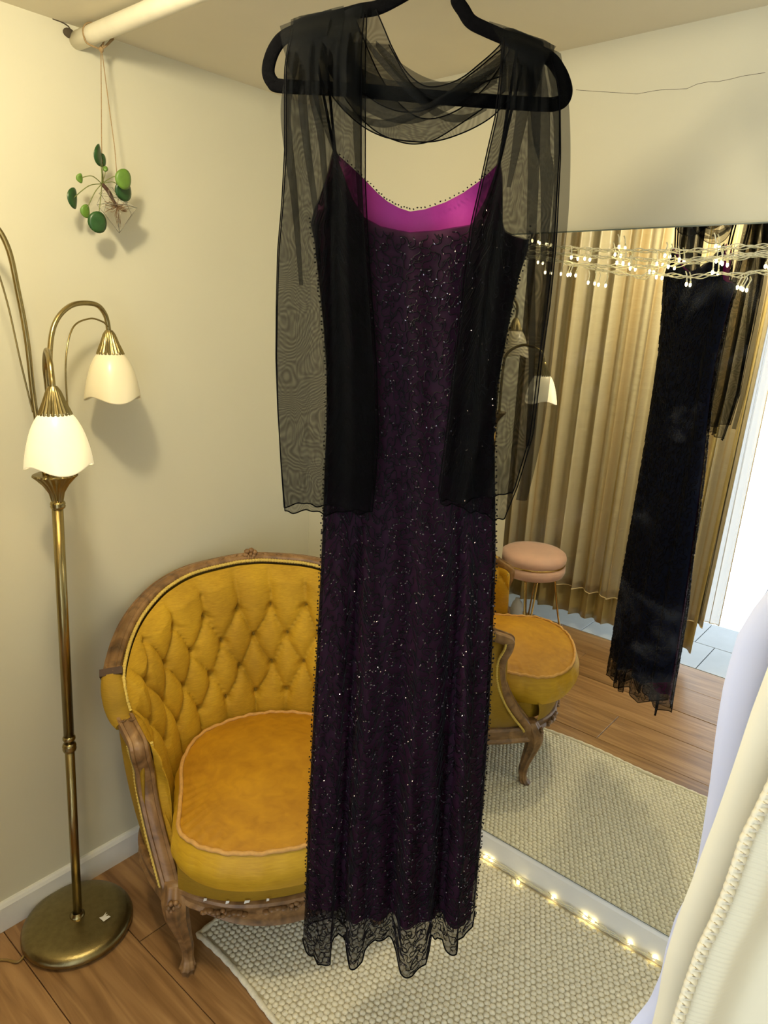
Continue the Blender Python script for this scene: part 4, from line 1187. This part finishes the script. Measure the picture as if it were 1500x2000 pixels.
TR = dict(
 L=[(0.1038, 1.9801), (0.1011, 1.9274), (0.0984, 1.8725), (0.0908, 1.8292), (0.0834, 1.7814), (0.0745, 1.7288), (0.0694, 1.6601), (0.0675, 1.5853), (0.0627, 1.5136), (0.0585, 1.4262), (0.0515, 1.3244), (0.0578, 1.303)],
 R=[(0.1792, 1.9635), (0.1918, 1.8973), (0.1988, 1.832), (0.2044, 1.7081), (0.2036, 1.6207), (0.1996, 1.5445), (0.1969, 1.4247), (0.1803, 1.3399), (0.1635, 1.2834)],
 T=[(0.0998, 2.0008), (0.1183, 1.9998), (0.1409, 1.9925), (0.1635, 1.9864), (0.1898, 1.9739)],
 B=[(0.0525, 1.3071), (0.0901, 1.2987), (0.1244, 1.29), (0.1484, 1.2835), (0.1636, 1.2826)],
 B2=[(0.0521, 1.314), (0.0893, 1.3108), (0.1217, 1.3248), (0.1382, 1.3274), (0.1629, 1.3304)])
lt, lf = cloth_panel(TL['L'], TL['R'], TL['T'], TL['B'], .048, 1, .3)
lt.build('left_tail', M['organza'], scarf)
lt2, lf2 = cloth_panel([(u+.004, z) for u, z in TL['L']], [(u-.004, z) for u, z in TL['R']], TL['T'], TL['B2'], .062, .8, 1.9)
lt2.build('left_tail_lining', M['organza'], scarf)
rt1, rf = cloth_panel(TR['L'], TR['R'], TR['T'], TR['B'], .050, 1, 1.2)
rt1.build('right_tail', M['organza'], scarf)
rt2, rf2 = cloth_panel([(u+.003, z) for u, z in TR['L']], [(u-.006, z) for u, z in TR['R']], TR['T'], TR['B2'], .064, .8, 2.7)
rt2.build('right_tail_lining', M['organza'], scarf)
def edge_line(fn, q0, v0, q1, v1, r=.0011, nm='scarf_edge'):
    MB().tube([Vector(fn(q0+(q1-q0)*i/60, v0+(v1-v0)*i/60)) for i in range(61)], r, 5).build(nm, M['hemline'], scarf)
for fn in (lf, lf2, rf, rf2):
    edge_line(fn, 0, 1, 1, 1)
    edge_line(fn, 0, .02, 0, 1, .0009); edge_line(fn, 1, .02, 1, 1, .0009)
# doubled folds gathered at the shoulders
def ribbon(c, w0, w1, n0, name='fold'):
    P = resample(catmull([(u, z, 0) for u, z in c], 8), 60)
    mb = MB()
    def rf_(q, v):
        p = P[min(59, int(round(v*59)))]; tp = min(1, v/.4); tp = tp*tp*(3-2*tp)
        sl_ = -.30*(q-.5)*w0*(1-v)*(1 if p.x > 0 else -1)
        return dp(p.x+(q-.5)*(w0+(w1-w0)*v), p.y+sl_, .014+(n0-.020-.014)*tp+.004*math.sin(q*PI))
    mb.grid(rf_, 4, 59)
    mb.build(name, M['organza_fold'], scarf)
for c, w0, w1, n0 in [
    ([(-0.1873, 2.0056), (-0.196, 1.9359), (-0.2004, 1.8671), (-0.1872, 1.7597), (-0.1765, 1.6385)], .020, .006, .075),
    ([(-0.1759, 2.0058), (-0.1774, 1.9159), (-0.1687, 1.8326), (-0.1549, 1.7459), (-0.1489, 1.6705)], .016, .006, .080),
    ([(-0.1587, 2.0126), (-0.162, 1.9163), (-0.1468, 1.8403), (-0.1372, 1.7464)], .018, .006, .085),
    ([(-0.1797, 2.009), (-0.1596, 1.9095), (-0.1351, 1.8406), (-0.1211, 1.8125)], .022, .004, .070),
    ([(-0.1348, 2.0162), (-0.102, 1.9176), (-0.0957, 1.8345), (-0.0892, 1.7479)], .022, .006, .072),
    ([(-0.1498, 2.0159), (-0.1413, 1.9637), (-0.1099, 1.9242), (-0.1016, 1.9039)], .050, .04, .066),
    ([(-0.1797, 2.0077), (-0.1757, 1.9763), (-0.1699, 1.9364), (-0.165, 1.9162)], .075, .05, .068),
    ([(-0.1124, 2.0198), (-0.1188, 1.9774), (-0.1331, 1.9372), (-0.1401, 1.9031)], .030, .03, .062),
    ([(0.1298, 1.9936), (0.1385, 1.9227), (0.1322, 1.8404), (0.1255, 1.7835)], .030, .006, .080),
    ([(0.1412, 1.9899), (0.1562, 1.9097), (0.1665, 1.8413), (0.1782, 1.7993), (0.1842, 1.682)], .040, .008, .085),
    ([(0.1187, 1.9947), (0.1187, 1.9088), (0.1131, 1.8399), (0.1023, 1.7828)], .014, .004, .075),
    ([(0.1526, 1.9856), (0.1589, 1.8411), (0.167, 1.6965), (0.1831, 1.541), (0.1888, 1.4075)], .022, .006, .072),
    ([(0.1759, 1.973), (0.1949, 1.897), (0.2035, 1.7713), (0.2029, 1.6056), (0.2007, 1.4423), (0.1865, 1.3193)], .026, .018, .078),
    ([(0.1185, 1.9972), (0.1284, 1.9689), (0.1313, 1.9359), (0.13, 1.9091)], .070, .05, .068),
    ([(0.1563, 1.9856), (0.1443, 1.956), (0.1394, 1.9294), (0.1381, 1.9025)], .050, .03, .070)]:
    ribbon(c, w0, w1, n0)
# neck drape: two overlapping swags between the shoulders
def swag(up, lo, n_up, n_lo, name, pleat, ph):
    A = resample(catmull([(u, z, 0) for u, z in up], 8), 81); B = resample(catmull([(u, z, 0) for u, z in lo], 8), 81)
    def fn(q, v):
        k_ = int(round(q*80)); p = A[k_].lerp(B[k_], v); sag = math.sin(PI*q)
        nn3 = (n_up+(n_lo-n_up)*v)*sag+.006+pleat*math.sin(v*PI*5+ph+q*4)*sag*math.sin(PI*v)
        return dp(p.x, p.y, nn3)
    o = MB().grid(fn, 80, 30).build(name, M['organza'], scarf)
    for v in (0, 1): MB().tube([Vector(fn(i/80, v)) for i in range(81)], .0010, 5).build('scarf_edge', M['hemline'], scarf)
swag([(-0.079, 2.0222), (-0.0669, 1.9979), (-0.0505, 1.9655), (-0.0303, 1.9359), (-0.0044, 1.9183), (0.0213, 1.9189), (0.0493, 1.9309), (0.0761, 1.9534), (0.0948, 1.9715), (0.1082, 1.988)],
     [(-0.1796, 1.996), (-0.1638, 1.9433), (-0.1323, 1.8964), (-0.0966, 1.864), (-0.061, 1.8467), (-0.022, 1.8414), (0.0166, 1.8438), (0.058, 1.8595), (0.0944, 1.8824), (0.1187, 1.9088)], .030, .052, 'neck_drape', .008, 0)
swag([(-0.1124, 2.0178), (-0.0949, 1.9844), (-0.0724, 1.9451), (-0.0444, 1.912), (-0.0129, 1.8923), (0.0177, 1.8916), (0.0511, 1.904), (0.0798, 1.9248), (0.1004, 1.9486), (0.1167, 1.9752)],
     [(-0.1645, 1.9962), (-0.1487, 1.9503), (-0.1171, 1.907), (-0.0815, 1.8769), (-0.0462, 1.8625), (-0.015, 1.8577), (0.0155, 1.864), (0.0525, 1.8835), (0.0889, 1.9048), (0.1138, 1.9222)], -.030, -.045, 'neck_drape', .008, 1.5)
swag([(-0.0586, 1.9785), (-0.0465, 1.9589), (-0.0343, 1.9392), (-0.0166, 1.9194), (0.013, 1.9065), (0.0353, 1.9138), (0.053, 1.931), (0.0743, 1.9481), (0.0952, 1.9669), (0.1125, 1.9816)],
     [(-0.1417, 1.9835), (-0.1258, 1.9507), (-0.102, 1.9176), (-0.0706, 1.8944), (-0.0394, 1.8834), (-0.0087, 1.8841), (0.0212, 1.8965), (0.0508, 1.9087), (0.0868, 1.9317), (0.1121, 1.9422)], .020, .035, 'neck_drape', .006, 2.5)

def swag_fold(c, w, n_mid):
    P = resample(catmull([(u, z, 0) for u, z in c], 8), 61)
    MB().grid(lambda q, v: dp(P[int(round(q*60))].x, P[int(round(q*60))].y+(v-.5)*w*(.35+.65*math.sin(PI*q)), .008+n_mid*math.sin(PI*q)+.003*math.sin(PI*v)), 60, 4).build('fold', M['organza_fold'], scarf)
swag_fold([(-0.1493, 1.9899), (-0.1102, 1.9376), (-0.0634, 1.9082), (-0.0097, 1.9026), (0.0504, 1.9141), (0.086, 1.9417), (0.1099, 1.9685)], .034, .038)
swag_fold([(-0.1643, 1.9765), (-0.125, 1.9171), (-0.0779, 1.8839), (-0.0234, 1.8714), (0.0292, 1.8898), (0.0725, 1.9213), (0.1078, 1.9487)], .020, .056)
swag_fold([(-0.1043, 1.9973), (-0.0727, 1.9518), (-0.033, 1.9123), (0.0146, 1.8792), (0.053, 1.8766), (0.0894, 1.898)], .014, .060)
swag_fold([(-0.1324, 1.9033), (-0.1008, 1.8764), (-0.0539, 1.8623), (-0.0007, 1.8788), (0.0433, 1.9072), (0.0935, 1.9418), (0.1104, 1.962)], .012, .062)
swag_fold([(-0.0774, 1.9781), (-0.0338, 1.9291), (0.013, 1.9065), (0.0655, 1.9144), (0.1015, 1.9353)], .024, .050)

# ================================================================== STOOL
SCN = Vector((.085, -1.53, 0)); SH = .475
st = thing('round_stool', tuple(SCN), 'round pink velvet stool with gold band and hairpin legs before the curtain', 'stool')
MB().lathe([(.001, SH), (.10, SH-.001), (.145, SH-.007), (.162, SH-.019), (.168, SH-.035), (.166, SH-.053), (.158, SH-.066)], SCN, 64).build('seat', M['pink'], st)
MB().lathe([(.158, SH-.062), (.1625, SH-.064), (.1625, SH-.071), (.158, SH-.073)], SCN, 64).build('gold_band', M['brass_shiny'], st)
MB().lathe([(.158, SH-.070), (.166, SH-.082), (.167, SH-.105), (.158, SH-.125), (.14, SH-.132), (.001, SH-.132)], SCN, 64).build('seat_base', M['pink'], st)
for k_ in range(4):
    a = math.radians(62-90*k_+0)
    d = Vector((math.cos(a), math.sin(a), 0)); t = Vector((-d.y, d.x, 0))
    ft = SCN+d*.175
    P = catmull([SCN+d*.115+t*.032+Vector((0, 0, SH-.13)), SCN+d*.15+t*.016+Vector((0, 0, .15)), ft+t*.008+Vector((0, 0, .045)), ft+Vector((0, 0, .033)), ft-t*.008+Vector((0, 0, .045)), SCN+d*.15-t*.016+Vector((0, 0, .15)), SCN+d*.115-t*.032+Vector((0, 0, SH-.13))], 6)
    lg = MB().tube(P, .0048, 8).build('leg', M['brass_shiny'], st)
    MB().lathe([(.001, 0), (.007, .001), (.010, .008), (.007, .016), (.0045, .022), (.0045, .034)], ft, 14).build('leg_foot', M['brass_shiny'], lg)
jg = MB().lathe([(.001, 0), (.030, .001), (.034, .02), (.034, .07), (.026, .10), (.014, .112), (.014, .122), (.001, .123)], (-.05, -1.69+.03, 0), 24).build('white_bottle', M['white_plastic'])
tag(jg, 'small white bottle standing on the floor behind the pink stool', 'bottle')

# ================================================================== CURTAIN
cur = thing('curtain', (.4, -1.77, 2.15), 'floor length champagne striped silk curtain with layered hem and pale cord', 'curtain')
def curtain_layer(x0t, x1t, x0b, x1b, zt, zb, y0, amp, nf, mat, name, ph=0, zv=0.0):
    mb = MB(); NU = 320; NV = 40; cl = []
    def fold(u): return math.sin(2*PI*nf*u+ph+1.3*math.sin(2*PI*u*2.3))+.35*math.sin(2*PI*nf*2.1*u+1)
    def fn(u, v):
        x = (x0t+(x1t-x0t)*u)*(1-v)+(x0b+(x1b-x0b)*u)*v
        z = zt+(zb-zt)*v+ (zv*fold(u)*v)
        return (x+.010*math.cos(2*PI*nf*u+ph)*(.5+.5*v), y0+amp*fold(u)*(.75+.4*v), z)
    mb.grid(fn, NU, NV); mb.cloth = [(i/NU*(x1t-x0t), j/NV, 0) for j in range(NV+1) for i in range(NU+1)]
    o = mb.build(name, mat, cur); s3 = o.modifiers.new('thickness', 'SOLIDIFY'); s3.thickness = .0015
    return fn
f1 = curtain_layer(-.28, .93, -.28, .845, 2.16, .075, -1.79, .026, 12, M['curtain_under'], 'under_layer', .4, .004)
f2 = curtain_layer(-.28, .95, -.28, .885, 2.16, .235, -1.765, .030, 12, M['curtain'], 'over_layer', .4, .004)
f3 = curtain_layer(.90, .99, .86, .945, 2.16, .255, -1.772, .012, 2, M['curtain_sheer'], 'sheer_edge', .4, .004)
MB().tube([Vector(f2(i/300, 1.0))+Vector((0, .002, 0)) for i in range(301)], .0028, 6).build('hem_cord', M['trim'], cur)
MB().tube([Vector(f3(i/40, 1.0)) for i in range(41)]+[Vector(f3(1, 1-i/60)) for i in range(61)], .002, 6).build('hem_cord', M['trim'], cur)

# ================================================================== GOWNS AT THE RIGHT
G0 = Vector((1.53, -.83, 0)); GN = Vector((.644, -.765, 0)); GU = Vector((.765, .644, 0))
def gp_(u, z, n): return G0+GU*u+Vector((0, 0, z))+GN*n
GAe = [(0.0872, 1.3834), (0.0659, 1.3135), (0.0527, 1.2888), (0.0407, 1.2559), (0.0375, 1.2227), (0.0354, 1.1887), (0.0362, 1.1472), (0.0378, 1.1117), (0.0412, 1.0607), (0.0434, 1.0003), (0.045, 0.9376), (0.0414, 0.8886), (0.0296, 0.8464), (0.025, 0.7947), (0.0245, 0.7506), (0.0156, 0.7049), (-0.0064, 0.6574), (-0.0263, 0.599), (-0.0237, 0.4581)]
GBe = [(0.0364, 1.3985), (0.0208, 1.3292), (0.0102, 1.2789), (0.0028, 1.2297), (-0.0028, 1.1786), (-0.0075, 1.1382), (-0.0129, 1.0965), (-0.0191, 1.0568), (-0.0248, 1.0159), (-0.0295, 0.988), (-0.0337, 0.9559), (-0.0369, 0.9232), (-0.0384, 0.8861), (-0.0377, 0.8481), (-0.0392, 0.8091), (-0.0363, 0.7447), (-0.0296, 0.643)]
GBs = [(0.0297, 1.3108), (0.0146, 1.247), (-0.0007, 1.1767), (-0.0066, 1.1504), (-0.0132, 1.1235), (-0.0163, 1.09), (-0.0201, 1.0556), (-0.026, 1.0202), (-0.0336, 0.987), (-0.0393, 0.9394), (-0.0442, 0.8901), (-0.0465, 0.8243), (-0.0443, 0.7317)]
def gown(name, label, edge, n0, mats, seam=None, um=.55):
    g0 = thing(name, tuple(gp_(.4, edge[-1][1], n0)), label, 'gown')
    ee = sorted((z, u) for u, z in edge); zt, zb = edge[0][1], edge[-1][1]
    def fn(q, v):
        z = zt+(zb-zt)*v; u0 = interp(z, ee)
        wdt = um-u0
        n_ = n0+.030*math.sin(q*PI*9+.4+v*1.2)*(.4+.6*v)*min(1, q*6+.05)+.04*math.sqrt(max(0, q*(1-q)))*1.6
        return gp_(u0+wdt*q, z, n_)
    def fb(q, v):
        p = fn(q, v); return (Vector(p)-GN*(2*(.04*math.sqrt(max(0, q*(1-q)))*1.6)+.010*min(1, q*8)))
    MB().grid(fn, 160, 80).build('skirt_front', mats[0], g0)
    MB().grid(fb, 80, 60).build('skirt_back', mats[0], g0)
    # bodice above, narrowing to the shoulders outside the picture
    def bod(q, v):
        p0_ = Vector(fn(q, 0)); c = gp_(um*.62, zt+.42, n0+.02)
        sc_ = 1-.55*v
        return c+(p0_-gp_(um*.62, zt, n0+.02))*sc_+Vector((0, 0, -.42*(1-v)))
    MB().grid(bod, 40, 12).build('bodice', mats[0], g0)
    return g0, fn
ga, gaf = gown('white_gown', 'cool white satin gown hanging behind the ivory gown at the right edge', GAe, -.06, [M['gown_white']])
gb, gbf = gown('ivory_gown', 'ivory gown with a gathered seam hanging nearest the camera at the right edge', GBe, .06, [M['gown_cream']])
# gathered ruffle seam and the overskirt panel right of it
ss = sorted((z, u) for u, z in GBs); zt, zb = GBs[0][1], GBs[-1][1]
def seam_n(u, z): return .112
def over(q, v):
    z = zt+(zb-zt)*v; u0 = interp(z, ss)
    return gp_(u0+(.56-u0)*q, z, .112+.020*math.sin(q*PI*11+v*2.2)*min(1, q*5)+.012*min(1, q*20)+.0014*math.sin(v*620)*max(0, 1-q*14))
MB().grid(over, 120, 420).build('overskirt', M['gown_cream'], gb)
P = resample([gp_(u, z, .118) for u, z in GBs], 420)
MB().tube([p+GU*(.0022*math.sin(i*.9)) for i, p in enumerate(P)], [.0048*(1+.35*math.sin(i*.9)) for i in range(420)], 8).build('gathered_seam', M['gown_cream'], gb)
P = [(0.0918, 0.9657), (0.0806, 0.9033), (0.0735, 0.8462), (0.0695, 0.7667)]
tn = thing('tan_garment', tuple(gp_(P[0][0], P[-1][1], .15)), 'tan cloth garment at the bottom right corner in front of the ivory gown', 'garment')
pe = sorted((z, u) for u, z in P)
MB().grid(lambda q, v: gp_(interp(P[0][1]+(P[-1][1]-P[0][1])*v, pe)+.09+q*.4, P[0][1]+(P[-1][1]-P[0][1])*v, .17+.02*math.sin(q*12)), 40, 20).build('cloth', M['gown_tan'], tn)
